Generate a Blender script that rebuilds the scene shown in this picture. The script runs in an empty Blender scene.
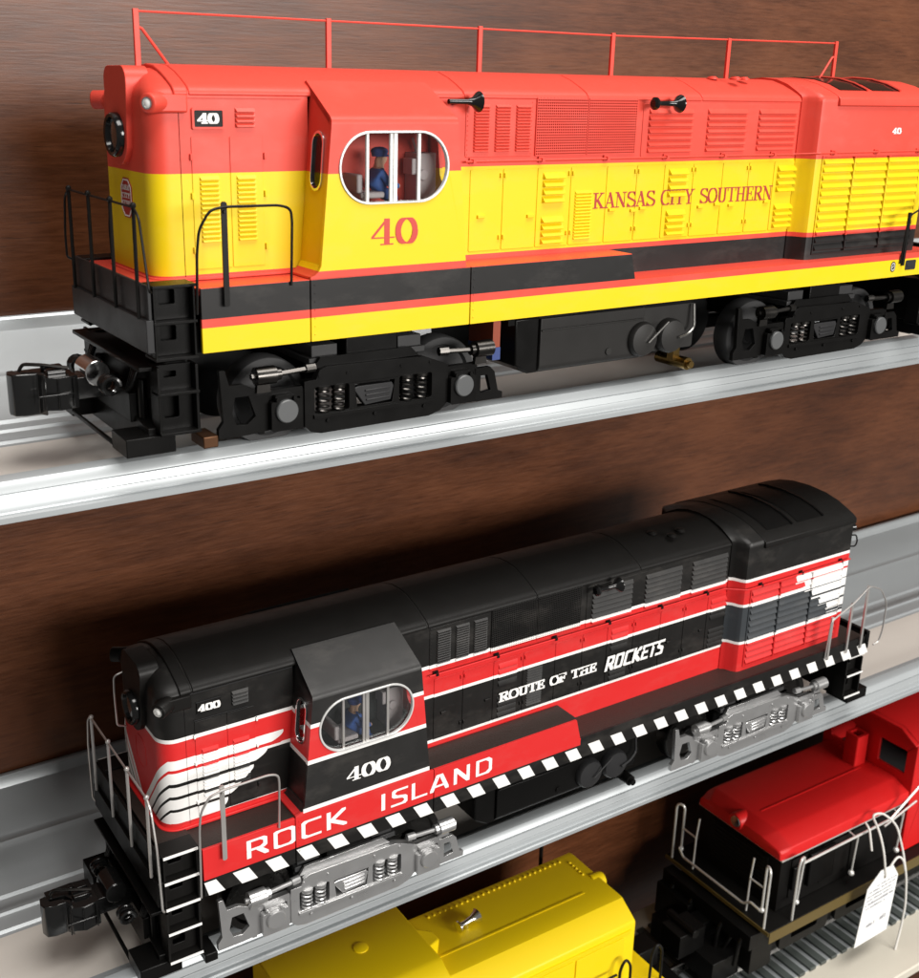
import bpy, bmesh, math, random
from mathutils import Vector, Matrix
from mathutils.geometry import tessellate_polygon
random.seed(7)
PI = math.pi
scene = bpy.context.scene
COL = scene.collection
ZR = 2.95                 # rail top below the bottom of the side skirt (cm)

# ------------------------------------------------------------------ materials
class NT:
    """tiny helper that turns python expressions into shader math nodes"""
    def __init__(self, mat):
        self.nt = mat.node_tree
    def math(self, op, a, b=None, c=None):
        n = self.nt.nodes.new('ShaderNodeMath'); n.operation = op
        for i, v in enumerate((a, b, c)):
            if v is None: continue
            if isinstance(v, (int, float)): n.inputs[i].default_value = v
            else: self.nt.links.new(v, n.inputs[i])
        return n.outputs[0]
    def gt(self, a, b): return self.math('GREATER_THAN', a, b)
    def lt(self, a, b): return self.math('LESS_THAN', a, b)
    def mul(self, a, b): return self.math('MULTIPLY', a, b)
    def add(self, a, b): return self.math('ADD', a, b)
    def sub(self, a, b): return self.math('SUBTRACT', a, b)
    def mx(self, a, b): return self.math('MAXIMUM', a, b)
    def between(self, v, a, b): return self.mul(self.gt(v, a), self.lt(v, b))
    def mix(self, base, mask, col):
        n = self.nt.nodes.new('ShaderNodeMix'); n.data_type = 'RGBA'
        self.nt.links.new(mask, n.inputs[0])
        for k, v in ((6, base), (7, col)):
            if isinstance(v, tuple): n.inputs[k].default_value = (*v, 1)
            else: self.nt.links.new(v, n.inputs[k])
        return n.outputs[2]
    def coords(self):
        t = self.nt.nodes.new('ShaderNodeTexCoord')
        s = self.nt.nodes.new('ShaderNodeSeparateXYZ')
        self.nt.links.new(t.outputs['Object'], s.inputs[0])
        z = self.sub(s.outputs[2], ZR)
        return s.outputs[0], s.outputs[1], z, t.outputs['Object']
    def noise(self, vec, scale, detail=4, sx=1, sy=1, sz=1, rough=.55):
        m = self.nt.nodes.new('ShaderNodeMapping'); m.inputs['Scale'].default_value = (sx, sy, sz)
        self.nt.links.new(vec, m.inputs[0])
        n = self.nt.nodes.new('ShaderNodeTexNoise'); n.inputs['Scale'].default_value = scale
        n.inputs['Detail'].default_value = detail; n.inputs['Roughness'].default_value = rough
        self.nt.links.new(m.outputs[0], n.inputs['Vector'])
        return n.outputs['Fac']
    def ramp(self, fac, stops):
        r = self.nt.nodes.new('ShaderNodeValToRGB'); e = r.color_ramp.elements
        e[0].position, e[0].color = stops[0][0], (*stops[0][1], 1)
        e[1].position, e[1].color = stops[-1][0], (*stops[-1][1], 1)
        for p, c in stops[1:-1]:
            k = e.new(p); k.color = (*c, 1)
        self.nt.links.new(fac, r.inputs[0])
        return r.outputs[0]

def new_mat(name, color=(.5, .5, .5), rough=.4, metal=0.0, spec=.5, coat=0.0, bump=.0, bscale=60, wear=.0):
    m = bpy.data.materials.new(name); m.use_nodes = True
    b = m.node_tree.nodes['Principled BSDF']
    b.inputs['Base Color'].default_value = (*color, 1)
    b.inputs['Roughness'].default_value = rough
    b.inputs['Metallic'].default_value = metal
    b.inputs['Specular IOR Level'].default_value = spec
    b.inputs['Coat Weight'].default_value = coat
    b.inputs['Coat Roughness'].default_value = .2
    N = NT(m); x, y, z, vec = N.coords()
    if bump:
        f = N.noise(vec, bscale, 3)
        bn = m.node_tree.nodes.new('ShaderNodeBump'); bn.inputs['Strength'].default_value = bump
        bn.inputs['Distance'].default_value = .02
        m.node_tree.links.new(f, bn.inputs['Height']); m.node_tree.links.new(bn.outputs[0], b.inputs['Normal'])
    # uneven gloss (dust, handling)
    f2 = N.noise(vec, 1.3, 5)
    m.node_tree.links.new(N.add(N.mul(f2, .22), rough - .11), b.inputs['Roughness'])
    return m, N, b, (x, y, z, vec)

def plain(name, color, **k): return new_mat(name, color, **k)[0]

def banded(name, base, fn, **k):
    m, N, b, (x, y, z, vec) = new_mat(name, base, **k)
    col = fn(N, x, y, z, base)
    # faint handling dust: cloudy, slightly paler patches in the paint
    dust = N.mul(N.mx(N.sub(N.noise(vec, .9, 6, .6, 1, 1.4, .65), .50), 0.0), .22)
    col = N.mix(col, dust, (.42, .38, .34))
    m.node_tree.links.new(col, b.inputs['Base Color'])
    return m

RED_T = (.66, .062, .040); YEL_T = (.74, .53, .004); BLK = (.009, .0082, .008); DGR = (.025, .024, .024)
RED_B = (.58, .020, .020); WHT = (.80, .79, .77); BLK_B = (.0065, .006, .0055)

def upper_hood(N, x, y, z, base):
    c = N.mix(RED_T, N.lt(z, 4.45), YEL_T)
    c = N.mix(c, N.lt(z, 1.84), RED_T)
    c = N.mix(c, N.mul(N.lt(z, 1.68), N.gt(x, 8.4)), BLK)
    return c
def upper_cab(N, x, y, z, base):
    c = N.mix(RED_T, N.lt(z, 4.45), YEL_T)
    return N.mix(c, N.lt(z, 1.90), RED_T)
def upper_skirt(N, x, y, z, base):
    c = N.mix(YEL_T, N.gt(z, .66), RED_T)
    return N.mix(c, N.mul(N.gt(z, .89), N.lt(z, 1.685)), BLK)

def mid_bands(N, x, y, z):
    c = N.mix(BLK_B, N.lt(z, 4.95), WHT)
    c = N.mix(c, N.lt(z, 4.82), RED_B)
    c = N.mix(c, N.lt(z, 3.78), WHT)
    c = N.mix(c, N.lt(z, 3.66), BLK_B)
    c = N.mix(c, N.lt(z, 1.97), WHT)
    c = N.mix(c, N.lt(z, 1.85), RED_B)
    return c
def mid_hood(N, x, y, z, base):
    c = mid_bands(N, x, y, z)
    # nose wings: stripes that sweep down the front in a V and end in rounded tips
    ay = N.math('ABSOLUTE', y)
    ze = N.add(z, N.mul(N.mx(N.sub(1.80, ay), 0.0), 1.25))
    nose = N.lt(x, 3.8)
    c = N.mix(c, N.mul(N.lt(z, 4.82), N.lt(x, .02)), RED_B)
    stripes = [(4.20, 3.86, 3.42, WHT, 1.1), (3.87, 3.75, 3.4, RED_B, .6), (3.76, 3.37, 2.86, WHT, 1.0), (3.38, 3.25, 2.75, BLK_B, .5),
               (3.26, 2.92, 2.34, WHT, .95), (2.93, 2.81, 2.3, BLK_B, .5), (2.82, 2.46, 1.86, WHT, .9), (2.47, 2.35, 1.9, BLK_B, .5), (2.37, 1.96, 1.42, WHT, .8)]
    for z1, z0, tip, colr, sl in stripes:
        # each white wing ends in a rounded, swept-back tip
        d = N.math('DIVIDE', N.sub(z1 - .05, ze), z1 - z0)
        d = N.mx(d, 0.0)
        edge = N.sub(tip, N.mul(N.mul(d, d), .55 * sl))
        c = N.mix(c, N.mul(N.between(ze, z0, z1), N.lt(x, edge)), colr)
    c = N.mix(c, N.mul(nose, N.between(z, 1.75, 1.95)), RED_B)
    return c
def mid_rad(N, x, y, z, base):
    c = N.mix(BLK_B, N.lt(z, 5.03), WHT)
    c = N.mix(c, N.lt(z, 4.90), RED_B)
    c = N.mix(c, N.lt(z, 3.91), WHT)
    c = N.mix(c, N.lt(z, 3.79), (.035, .04, .045))
    c = N.mix(c, N.lt(z, 2.22), WHT)
    c = N.mix(c, N.lt(z, 2.10), RED_B)
    w = N.mul(N.between(z, 2.35, 4.62), N.gt(x, N.add(27.0, N.mul(N.math('FLOOR', N.mul(N.sub(4.62, z), 2.17)), .55))))
    gap = N.lt(N.math('FRACT', N.mul(N.sub(z, 2.0), 2.17)), .80)
    c = N.mix(c, N.mul(w, gap), WHT)
    return c
def mid_cab(N, x, y, z, base):
    c = N.mix(BLK_B, N.lt(z, 4.91), WHT)
    c = N.mix(c, N.lt(z, 4.77), RED_B)
    c = N.mix(c, N.lt(z, 3.64), WHT)
    c = N.mix(c, N.lt(z, 3.49), BLK_B)
    c = N.mix(c, N.mul(N.lt(z, 1.93), N.gt(x, 3.44)), WHT)
    return N.mix(c, N.lt(z, N.sub(1.85, N.mul(N.gt(x, 3.44), .07))), RED_B)
def mid_skirt(N, x, y, z, base):
    c = N.mix(BLK_B, N.mul(N.gt(z, .58), N.lt(x, 15.0)), RED_B)
    return c

PK = dict(rough=.44, spec=.30, bump=.06, bscale=90)
M = {}
M['u_hood'] = banded('upper_hood_paint', RED_T, upper_hood, **PK)
M['u_cab'] = banded('upper_cab_paint', RED_T, upper_cab, **PK)
M['u_skirt'] = banded('upper_skirt_paint', YEL_T, upper_skirt, **PK)
M['m_hood'] = banded('middle_hood_paint', BLK_B, mid_hood, **PK)
M['m_louver'] = banded('middle_louvre_paint', BLK_B, mid_hood, rough=.5, spec=.55, bump=.06, bscale=90)
M['m_rad'] = banded('middle_radiator_paint', BLK_B, mid_rad, **PK)
M['m_cab'] = banded('middle_cab_paint', BLK_B, mid_cab, rough=.50, spec=.48, bump=.06, bscale=90)
M['m_skirt'] = banded('middle_skirt_paint', BLK_B, mid_skirt, **PK)
M['red_t'] = plain('scarlet_paint', RED_T, **PK)
M['yel_t'] = plain('yellow_paint', YEL_T, **PK)
M['red_b'] = plain('deep_red_paint', RED_B, **PK)
M['white'] = plain('white_paint', WHT, rough=.45)
M['black'] = plain('satin_black', BLK_B, rough=.44, spec=.16, bump=.06)
M['under'] = plain('underframe_black', (.0045, .0043, .0041), rough=.33, spec=.13, bump=.12, bscale=30)
M['dark_grey'] = plain('dark_grey_plastic', (.022, .022, .023), rough=.42, spec=.22, bump=.06)
M['gun'] = plain('gun_metal', (.07, .066, .062), rough=.28, metal=1.0)
M['tank'] = plain('tank_grey', (.025, .024, .023), rough=.40, spec=.22, bump=.06)
M['gloss_black'] = plain('gloss_black', (.006, .006, .006), rough=.14)
M['silver'] = plain('silver_paint', (.60, .60, .60), rough=.30, metal=.85, bump=.10, bscale=40)
M['steel'] = plain('bare_steel', (.48, .47, .45), rough=.25, metal=1.0)
M['wire_grey'] = plain('grey_wire', (.55, .53, .51), rough=.32, metal=.7)
M['wire_white'] = plain('white_wire', (.70, .69, .66), rough=.35, metal=.45)
M['chrome'] = plain('chrome_trim', (.82, .82, .82), rough=.12, metal=1.0)
M['trim'] = plain('window_trim', (.66, .66, .65), rough=.3, metal=.35)
M['rim'] = plain('wheel_grey', (.040, .040, .041), rough=.38, spec=.3)
M['cap_grey'] = plain('cap_grey', (.075, .078, .08), rough=.4)
M['num_red'] = plain('cab_number_red', (.50, .035, .022), rough=.5)
M['copper'] = plain('copper_shoe', (.09, .042, .02), rough=.4, metal=.8)
M['brass'] = plain('brass', (.30, .20, .07), rough=.25, metal=1.0)
M['grey_seat'] = plain('grey_seat', (.50, .42, .42), rough=.6)
M['lens'] = plain('lens_white', (.8, .8, .78), rough=.1, coat=.5)
M['dark_lens'] = plain('dark_headlight_glass', (.02, .022, .022), rough=.06, coat=1.0)
M['blue_x'] = plain('blue_denim', (.025, .045, .15), rough=.7)
M['skin'] = plain('skin', (.62, .33, .22), rough=.55)
M['cap_blue'] = plain('cap_navy', (.03, .055, .20), rough=.7)
M['olive'] = plain('olive_frame', (.11, .075, .018), rough=.5)
M['paper'] = plain('tag_paper', (.86, .86, .84), rough=.8)
M['ink'] = plain('grey_ink', (.30, .30, .32), rough=.8)
M['string'] = plain('white_string', (.72, .70, .66), rough=.85)
M['tread'] = plain('walkway_brown_black', (.026, .018, .015), rough=.5, spec=.3, bump=.5, bscale=14)
M['orange'] = plain('orange_board', (.30, .05, .015), rough=.5)
M['pblue'] = plain('blue_board', (.03, .06, .22), rough=.5)
M['interior_dark'] = plain('cab_interior_dark', (.035, .035, .036), rough=.6)
M['yel_c'] = plain('lower_yellow_paint', (.84, .60, .004), **PK)
M['red_c'] = plain('lower_red_paint', (.60, .012, .012), **PK)
M['tie'] = plain('grey_green_tie', (.055, .065, .06), rough=.6, bump=.2)
M['text_red'] = plain('lettering_red', (.36, .022, .016), rough=.5)

def glass_mat():
    m = bpy.data.materials.new('window_glass'); m.use_nodes = True
    nt = m.node_tree; nt.nodes.clear()
    o = nt.nodes.new('ShaderNodeOutputMaterial'); t = nt.nodes.new('ShaderNodeBsdfTransparent')
    g = nt.nodes.new('ShaderNodeBsdfGlossy'); g.inputs['Roughness'].default_value = .04
    t.inputs[0].default_value = (.9, .92, .92, 1)
    f = nt.nodes.new('ShaderNodeFresnel'); f.inputs[0].default_value = 1.45
    mx = nt.nodes.new('ShaderNodeMixShader')
    nt.links.new(f.outputs[0], mx.inputs[0]); nt.links.new(t.outputs[0], mx.inputs[1]); nt.links.new(g.outputs[0], mx.inputs[2])
    nt.links.new(mx.outputs[0], o.inputs[0])
    return m
M['glass'] = glass_mat()

def wood_mat():
    m, N, b, (x, y, z, vec) = new_mat('wood_grain_panel', (.1, .05, .03), rough=.34, spec=.38)
    nt = m.node_tree
    broad = N.noise(vec, .22, 4, .5, 1, 1.5, .55)
    grain = N.noise(vec, 1.1, 6, .3, 1, 3.4, .6)
    fine = N.noise(vec, 3.4, 5, .3, 1, 3.6, .65)
    pores = N.noise(vec, 2.6, 4, .26, 1, 4.2, .6)
    f = N.add(N.add(N.mul(broad, .50), N.mul(grain, .28)), N.mul(fine, .26))
    col = N.ramp(f, [(.36, (.034, .010, .0035)), (.48, (.072, .0225, .0080)), (.58, (.112, .037, .0140)), (.72, (.155, .056, .022))])
    col = N.mix(col, N.mul(N.math('MINIMUM', N.mx(N.mul(N.sub(.40, pores), 10.0), 0.0), 1.0), .55), (.016, .006, .0025))
    nt.links.new(col, b.inputs['Base Color'])
    bn = nt.nodes.new('ShaderNodeBump'); bn.inputs['Strength'].default_value = .14; bn.inputs['Distance'].default_value = .03
    nt.links.new(N.add(N.mul(fine, .5), pores), bn.inputs['Height']); nt.links.new(bn.outputs[0], b.inputs['Normal'])
    nt.links.new(N.add(N.mul(fine, .25), .26), b.inputs['Roughness'])
    return m
M['wood'] = wood_mat()

def alu_mat(name, col, rough, metal):
    m, N, b, (x, y, z, vec) = new_mat(name, col, rough=rough, metal=metal)
    nt = m.node_tree
    st = N.noise(vec, 3.0, 4, .02, 3, 3, .6)
    sm = N.noise(vec, .25, 4, .5, 1, 1)
    nt.links.new(N.add(N.add(N.mul(st, .18), N.mul(sm, .16)), rough - .17), b.inputs['Roughness'])
    c = N.ramp(sm, [(.3, tuple(v * .90 for v in col)), (.7, col)])
    nt.links.new(c, b.inputs['Base Color'])
    bn = nt.nodes.new('ShaderNodeBump'); bn.inputs['Strength'].default_value = .12; bn.inputs['Distance'].default_value = .01
    nt.links.new(st, bn.inputs['Height']); nt.links.new(bn.outputs[0], b.inputs['Normal'])
    return m
M['alu'] = alu_mat('anodised_aluminium', (.40, .425, .437), .36, .30)
M['floor'] = alu_mat('floor_reflection_beige', (.74, .69, .63), .36, .15)  # beige paints in the warm wood reflection on the metal floor
M['board'] = alu_mat('beige_board', (.62, .58, .49), .45, 0.0)

# ------------------------------------------------------------------ mesh builder
def lin(a, b, n): return [a + (b - a) * i / (n - 1) for i in range(n)]
def near(u, v, w): return (u, -w, v)           # side frame: u = x, v = z, w = outward distance from the centre line
def far(u, v, w): return (u, w, v)

class MB:
    def __init__(self): self.v = []; self.f = []; self.sm = []
    def add(self, pts, faces, smooth=False):
        o = len(self.v); self.v += [tuple(p) for p in pts]
        for f in faces: self.f.append([i + o for i in f]); self.sm.append(smooth)
        return self
    def box(self, x0, x1, y0, y1, z0, z1):
        p = [(x, y, z) for z in (z0, z1) for y in (y0, y1) for x in (x0, x1)]
        return self.add(p, [(0, 2, 3, 1), (4, 5, 7, 6), (0, 1, 5, 4), (2, 6, 7, 3), (0, 4, 6, 2), (1, 3, 7, 5)])
    def plate(self, outline, holes, w0, w1, fr=near):
        loops = [[Vector((a, b, 0)) for a, b in l] for l in [outline] + list(holes)]
        tris = tessellate_polygon(loops)
        flat = [q for l in loops for q in l]; n = len(flat)
        p = [fr(q.x, q.y, w0) for q in flat] + [fr(q.x, q.y, w1) for q in flat]
        fs = [tuple(t) for t in tris] + [tuple(i + n for i in reversed(t)) for t in tris]
        o = 0
        for l in loops:
            k = len(l)
            for i in range(k):
                a, b = o + i, o + (i + 1) % k
                fs.append((a, b, b + n, a + n))
            o += k
        return self.add(p, fs)
    def loft(self, rings, closed=True, caps=True, smooth=True):
        k = len(rings[0]); p = [q for r in rings for q in r]; fs = []
        for i in range(len(rings) - 1):
            for j in range(k if closed else k - 1):
                a, b = i * k + j, i * k + (j + 1) % k
                fs.append((a, b, b + k, a + k))
        o = len(self.v); self.add(p, fs, smooth)
        if caps and closed:
            self.f.append([o + i for i in range(k)]); self.sm.append(False)
            self.f.append([o + (len(rings) - 1) * k + i for i in reversed(range(k))]); self.sm.append(False)
        return self
    def cyl(self, a, b, r, r2=None, n=16, smooth=True):
        a, b = Vector(a), Vector(b); d = (b - a).normalized()
        u = d.orthogonal().normalized(); v = d.cross(u)
        ring = lambda c, rr: [c + (u * math.cos(2 * PI * i / n) + v * math.sin(2 * PI * i / n)) * rr for i in range(n)]
        return self.loft([ring(a, r), ring(b, r if r2 is None else r2)], True, True, smooth)
    def lathe(self, a, axis, prof, n=20):
        a, d = Vector(a), Vector(axis).normalized(); u = d.orthogonal().normalized(); v = d.cross(u)
        rings = [[a + d * h + (u * math.cos(2 * PI * i / n) + v * math.sin(2 * PI * i / n)) * max(r, 1e-4) for i in range(n)] for h, r in prof]
        return self.loft(rings)
    def tube(self, path, r, n=8, fil=0):
        P = [Vector(q) for q in path]
        if fil:                                   # round the bends
            Q = [P[0]]
            for i in range(1, len(P) - 1):
                a, b, c = P[i - 1], P[i], P[i + 1]
                d = min(fil, (a - b).length * .48, (c - b).length * .48)
                s, e = b + (a - b).normalized() * d, b + (c - b).normalized() * d
                for t in lin(0, 1, 6): Q.append(s * (1 - t) ** 2 + b * 2 * t * (1 - t) + e * t * t)
            P = Q + [P[-1]]
        T = [(P[min(i + 1, len(P) - 1)] - P[max(i - 1, 0)]).normalized() for i in range(len(P))]
        u = T[0].orthogonal().normalized(); rings = []
        for i, q in enumerate(P):
            u = (u - T[i] * u.dot(T[i])).normalized(); v = T[i].cross(u)
            rings.append([q + (u * math.cos(2 * PI * j / n) + v * math.sin(2 * PI * j / n)) * r for j in range(n)])
        return self.loft(rings)
    def ball(self, c, r, n=10):
        c = Vector(c)
        return self.lathe(c - Vector((0, 0, r)), (0, 0, 1), [(r - r * math.cos(PI * i / 8), r * math.sin(PI * i / 8)) for i in range(9)], n)
    def build(self, name, mat, parent=None, bevel=0, dz=ZR, label=None, seg=2, angle=35):
        me = bpy.data.meshes.new(name)
        me.from_pydata([(a, b, c + dz) for a, b, c in self.v], [], self.f)
        bm = bmesh.new(); bm.from_mesh(me)
        bmesh.ops.remove_doubles(bm, verts=bm.verts, dist=1e-5)
        bmesh.ops.recalc_face_normals(bm, faces=bm.faces); bm.to_mesh(me); bm.free()
        for pl in me.polygons: pl.use_smooth = True
        me.set_sharp_from_angle(angle=math.radians(angle))
        me.materials.append(mat)
        o = bpy.data.objects.new(name, me); COL.objects.link(o)
        if parent: o.parent = parent
        if bevel:
            b = o.modifiers.new('bevel', 'BEVEL'); b.width = bevel; b.segments = seg; b.limit_method = 'ANGLE'
            b.angle_limit = math.radians(38); b.harden_normals = False
        if label: o['label'] = label
        return o

def arc(cx, cy, rx, ry, a0, a1, n=10):
    return [(cx + rx * math.cos(math.radians(a)), cy + ry * math.sin(math.radians(a))) for a in lin(a0, a1, n)]
def rrect(x0, x1, y0, y1, r, n=5):
    return (arc(x1 - r, y1 - r, r, r, 0, 90, n) + arc(x0 + r, y1 - r, r, r, 90, 180, n) +
            arc(x0 + r, y0 + r, r, r, 180, 270, n) + arc(x1 - r, y0 + r, r, r, 270, 360, n))
def stadium(cx, cy, w, h, n=14):
    r = h / 2; d = w / 2 - r
    return arc(cx + d, cy, r, r, -90, 90, n) + arc(cx - d, cy, r, r, 90, 270, n)

def empty(name, loc, label, cat, group=None, matrix=None):
    o = bpy.data.objects.new(name, None); COL.objects.link(o); o.empty_display_size = 1
    m = Matrix.Translation(loc)
    o.matrix_world = matrix @ m if matrix else m
    o['label'] = label; o['category'] = cat
    if group: o['group'] = group
    return o

# ------------------------------------------------------------------ lettering (own stroke alphabet)
def hull(pts):
    pts = sorted(set((round(a, 5), round(b, 5)) for a, b in pts))
    def half(ps):
        h = []
        for p in ps:
            while len(h) >= 2 and (h[-1][0] - h[-2][0]) * (p[1] - h[-2][1]) - (h[-1][1] - h[-2][1]) * (p[0] - h[-2][0]) <= 0: h.pop()
            h.append(p)
        return h
    lo, up = half(pts), half(pts[::-1]); return lo[:-1] + up[:-1]
S_ = lambda x0, x1: ([(x0, 0), (x1, 0)], 'n')            # serif at the foot
S1 = lambda x0, x1: ([(x0, 1), (x1, 1)], 'n')            # serif at the head
def C_(cx, cy, rx, ry, a0, a1, n=9): return arc(cx, cy, rx, ry, a0, a1, n)
scurve = C_(.33, .74, .24, .26, 25, 200, 9) + [(.2, .58), (.46, .44)] + C_(.33, .27, .27, .27, 20, -155, 9)
SERIF = {
 'A': (.74, [([(.12, 0), (.36, 1)], 'n'), ([(.36, 1), (.62, 0)], 'T'), ([(.2, .33), (.54, .33)], 'n'), S_(.0, .24), S_(.48, .76)]),
 'C': (.68, [(C_(.38, .5, .32, .5, 50, 310, 14), 'c'), ([(.62, .7), (.62, .95)], 'n')]),
 'E': (.62, [([(.16, 0), (.16, 1)], 'T'), S_(.02, .56), S1(.02, .54), ([(.16, .52), (.42, .52)], 'n'), ([(.56, 0), (.56, .25)], 'n'), ([(.53, 1), (.53, .77)], 'n'), ([(.42, .4), (.42, .64)], 'n')]),
 'F': (.60, [([(.16, 0), (.16, 1)], 'T'), S_(.02, .32), S1(.02, .54), ([(.16, .5), (.42, .5)], 'n'), ([(.54, 1), (.54, .76)], 'n'), ([(.42, .38), (.42, .62)], 'n')]),
 'H': (.80, [([(.17, 0), (.17, 1)], 'T'), ([(.6, 0), (.6, 1)], 'T'), ([(.17, .52), (.6, .52)], 'n'), S_(.02, .32), S_(.46, .76), S1(.02, .32), S1(.46, .76)]),
 'I': (.38, [([(.17, 0), (.17, 1)], 'T'), S_(.02, .33), S1(.02, .33)]),
 'K': (.76, [([(.17, 0), (.17, 1)], 'T'), ([(.2, .4), (.58, 1)], 'n'), ([(.3, .55), (.62, 0)], 'T'), S_(.02, .32), S1(.02, .32), S1(.46, .7), S_(.48, .76)]),
 'N': (.78, [([(.13, 0), (.13, 1)], 'n'), ([(.13, 1), (.62, 0)], 'T'), ([(.62, 0), (.62, 1)], 'n'), S_(.02, .26), S1(.0, .2), S1(.5, .75)]),
 'O': (.74, [(C_(.36, .5, .31, .5, 0, 360, 22), 'c')]),
 'R': (.74, [([(.16, 0), (.16, 1)], 'T'), ([(.16, 1), (.36, 1)] + C_(.36, .76, .22, .24, 90, -90, 9) + [(.16, .52)], 'c'), ([(.36, .5), (.62, 0)], 'T'), S_(.02, .32), S_(.52, .74), S1(.02, .3)]),
 'S': (.62, [(scurve, 'c'), ([(.54, .76), (.54, .98)], 'n'), ([(.07, .02), (.07, .25)], 'n')]),
 'T': (.68, [([(.33, 0), (.33, 1)], 'T'), S_(.18, .48), ([(.02, 1), (.64, 1)], 'n'), ([(.03, 1), (.03, .76)], 'n'), ([(.63, 1), (.63, .76)], 'n')]),
 'U': (.76, [([(.16, 1), (.16, .3)] + C_(.37, .28, .21, .28, 180, 360, 9) + [(.58, 1)], 'c'), ([(.16, 1), (.16, .3)], 'T'), S1(.02, .31), S1(.46, .72)]),
 'Y': (.72, [([(.12, 1), (.34, .46)], 'T'), ([(.6, 1), (.34, .46)], 'n'), ([(.34, .5), (.34, 0)], 'T'), S_(.18, .5), S1(.0, .26), S1(.46, .72)]),
 '4': (.70, [([(.46, 0), (.46, 1)], 'T'), ([(.46, 1), (.04, .3)], 'n'), ([(.04, .28), (.66, .28)], 'n'), S_(.3, .62)]),
 '0': (.68, [(C_(.33, .5, .25, .5, 0, 360, 22), 'c')]),
 ' ': (.42, []),
}
SANS = {
 'R': (.92, [([(.1, 0), (.1, 1)], 'T'), ([(.1, .95), (.55, .95), (.66, .85), (.66, .55), (.55, .45), (.1, .45)], 'c'), ([(.42, .42), (.7, 0)], 'c')]),
 'O': (.98, [([(.1, .12), (.1, .88), (.2, .95), (.62, .95), (.72, .85), (.72, .15), (.62, .05), (.2, .05), (.1, .12)], 'c')]),
 'C': (.92, [([(.68, .95), (.2, .95), (.1, .85), (.1, .15), (.2, .05), (.68, .05)], 'c')]),
 'K': (.92, [([(.1, 0), (.1, 1)], 'T'), ([(.66, 1), (.2, .48), (.7, 0)], 'c')]),
 'I': (.42, [([(.12, 0), (.12, 1)], 'T')]),
 'S': (.84, [([(.64, .95), (.2, .95), (.12, .85), (.12, .66), (.2, .56), (.54, .46), (.62, .36), (.62, .15), (.54, .05), (.08, .05)], 'c')]),
 'L': (.82, [([(.1, 1), (.1, .05), (.62, .05)], 'c')]),
 'A': (.98, [([(.06, 0), (.32, .98), (.46, .98), (.72, 0)], 'c'), ([(.18, .3), (.6, .3)], 'n')]),
 'N': (.98, [([(.1, 0), (.1, 1), (.66, 0), (.66, 1)], 'c')]),
 'D': (.94, [([(.1, .05), (.1, .95), (.54, .95), (.68, .78), (.68, .22), (.54, .05), (.1, .05)], 'c')]),
 'E': (.80, [([(.62, .95), (.1, .95), (.1, .05), (.62, .05)], 'c'), ([(.1, .5), (.5, .5)], 'c')]),
 'T': (.80, [([(.04, .95), (.68, .95)], 'c'), ([(.36, .95), (.36, 0)], 'T')]),
 ' ': (.66, []),
}
def text(mb, s, font, x0, z0, h, w, fr=near, wx=1.0, wz=0.0, slant=0.0, pens=None, width=None, rise=0.0):
    """s starts at (x0, z0), letters h high; each stroke is a little polygon standing proud of the panel"""
    pens = pens or {'T': (.17, .06), 'n': (.05, .055), 'c': (.14, .055)}
    adv = sum(font[c][0] for c in s)
    sx = (width / adv) if width else h * wx
    x = x0
    for c in s:
        a, strokes = font[c]; k = 0
        for path, pk in strokes:
            pw, ph = pens[pk]
            for (ax, az), (bx, bz) in zip(path[:-1], path[1:]):
                pts = []
                for qx, qz in ((ax, az), (bx, bz)):
                    qz = min(max(qz, ph / 2), 1 - ph / 2)
                    for dx in (-pw / 2, pw / 2):
                        for dz in (-ph / 2, ph / 2):
                            pts.append((x + (qx + dx) * sx + (qz + dz) * h * slant, z0 + (qz + dz) * h + rise * (x + qx * sx - x0)))
                hp = hull(pts)
                if len(hp) < 3: continue
                k += 1; ww = w + .0009 * k
                mb.add([fr(p, q, ww) for p, q in hp], [tuple(range(len(hp)))])
        x += a * sx
    return x

# ------------------------------------------------------------------ locomotive pieces
ROOF = [(0, 7.13), (.5, 7.09), (1.0, 6.94), (1.4, 6.77), (1.66, 6.645), (1.79, 6.57), (1.87, 6.49), (1.90, 6.40)]
def sym(profile, extra):                                     # closed cross-section from a right half profile
    r = [(y, z) for y, z in profile] + extra
    l = [(-y, z) for y, z in reversed(r)]
    return r + [q for q in l if q[0] < -1e-6]
def section(x, prof): return [(x, y, z) for y, z in prof]

def louver(x0, x1, z0, z1, n, w, depth=.07, fr=near):
    mb = MB(); p = (z1 - z0) / n
    for i in range(n):
        a, b = z0 + i * p + p * .18, z0 + (i + 1) * p
        ring = lambda x, s: [fr(x, b, w), fr(x + s, a + p * .10, w + depth), fr(x + s, a, w + depth * .95), fr(x, a + .004, w)]
        mb.loft([ring(x0, .03), ring(x1, -.03)], True, True, False)
    return mb

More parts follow.
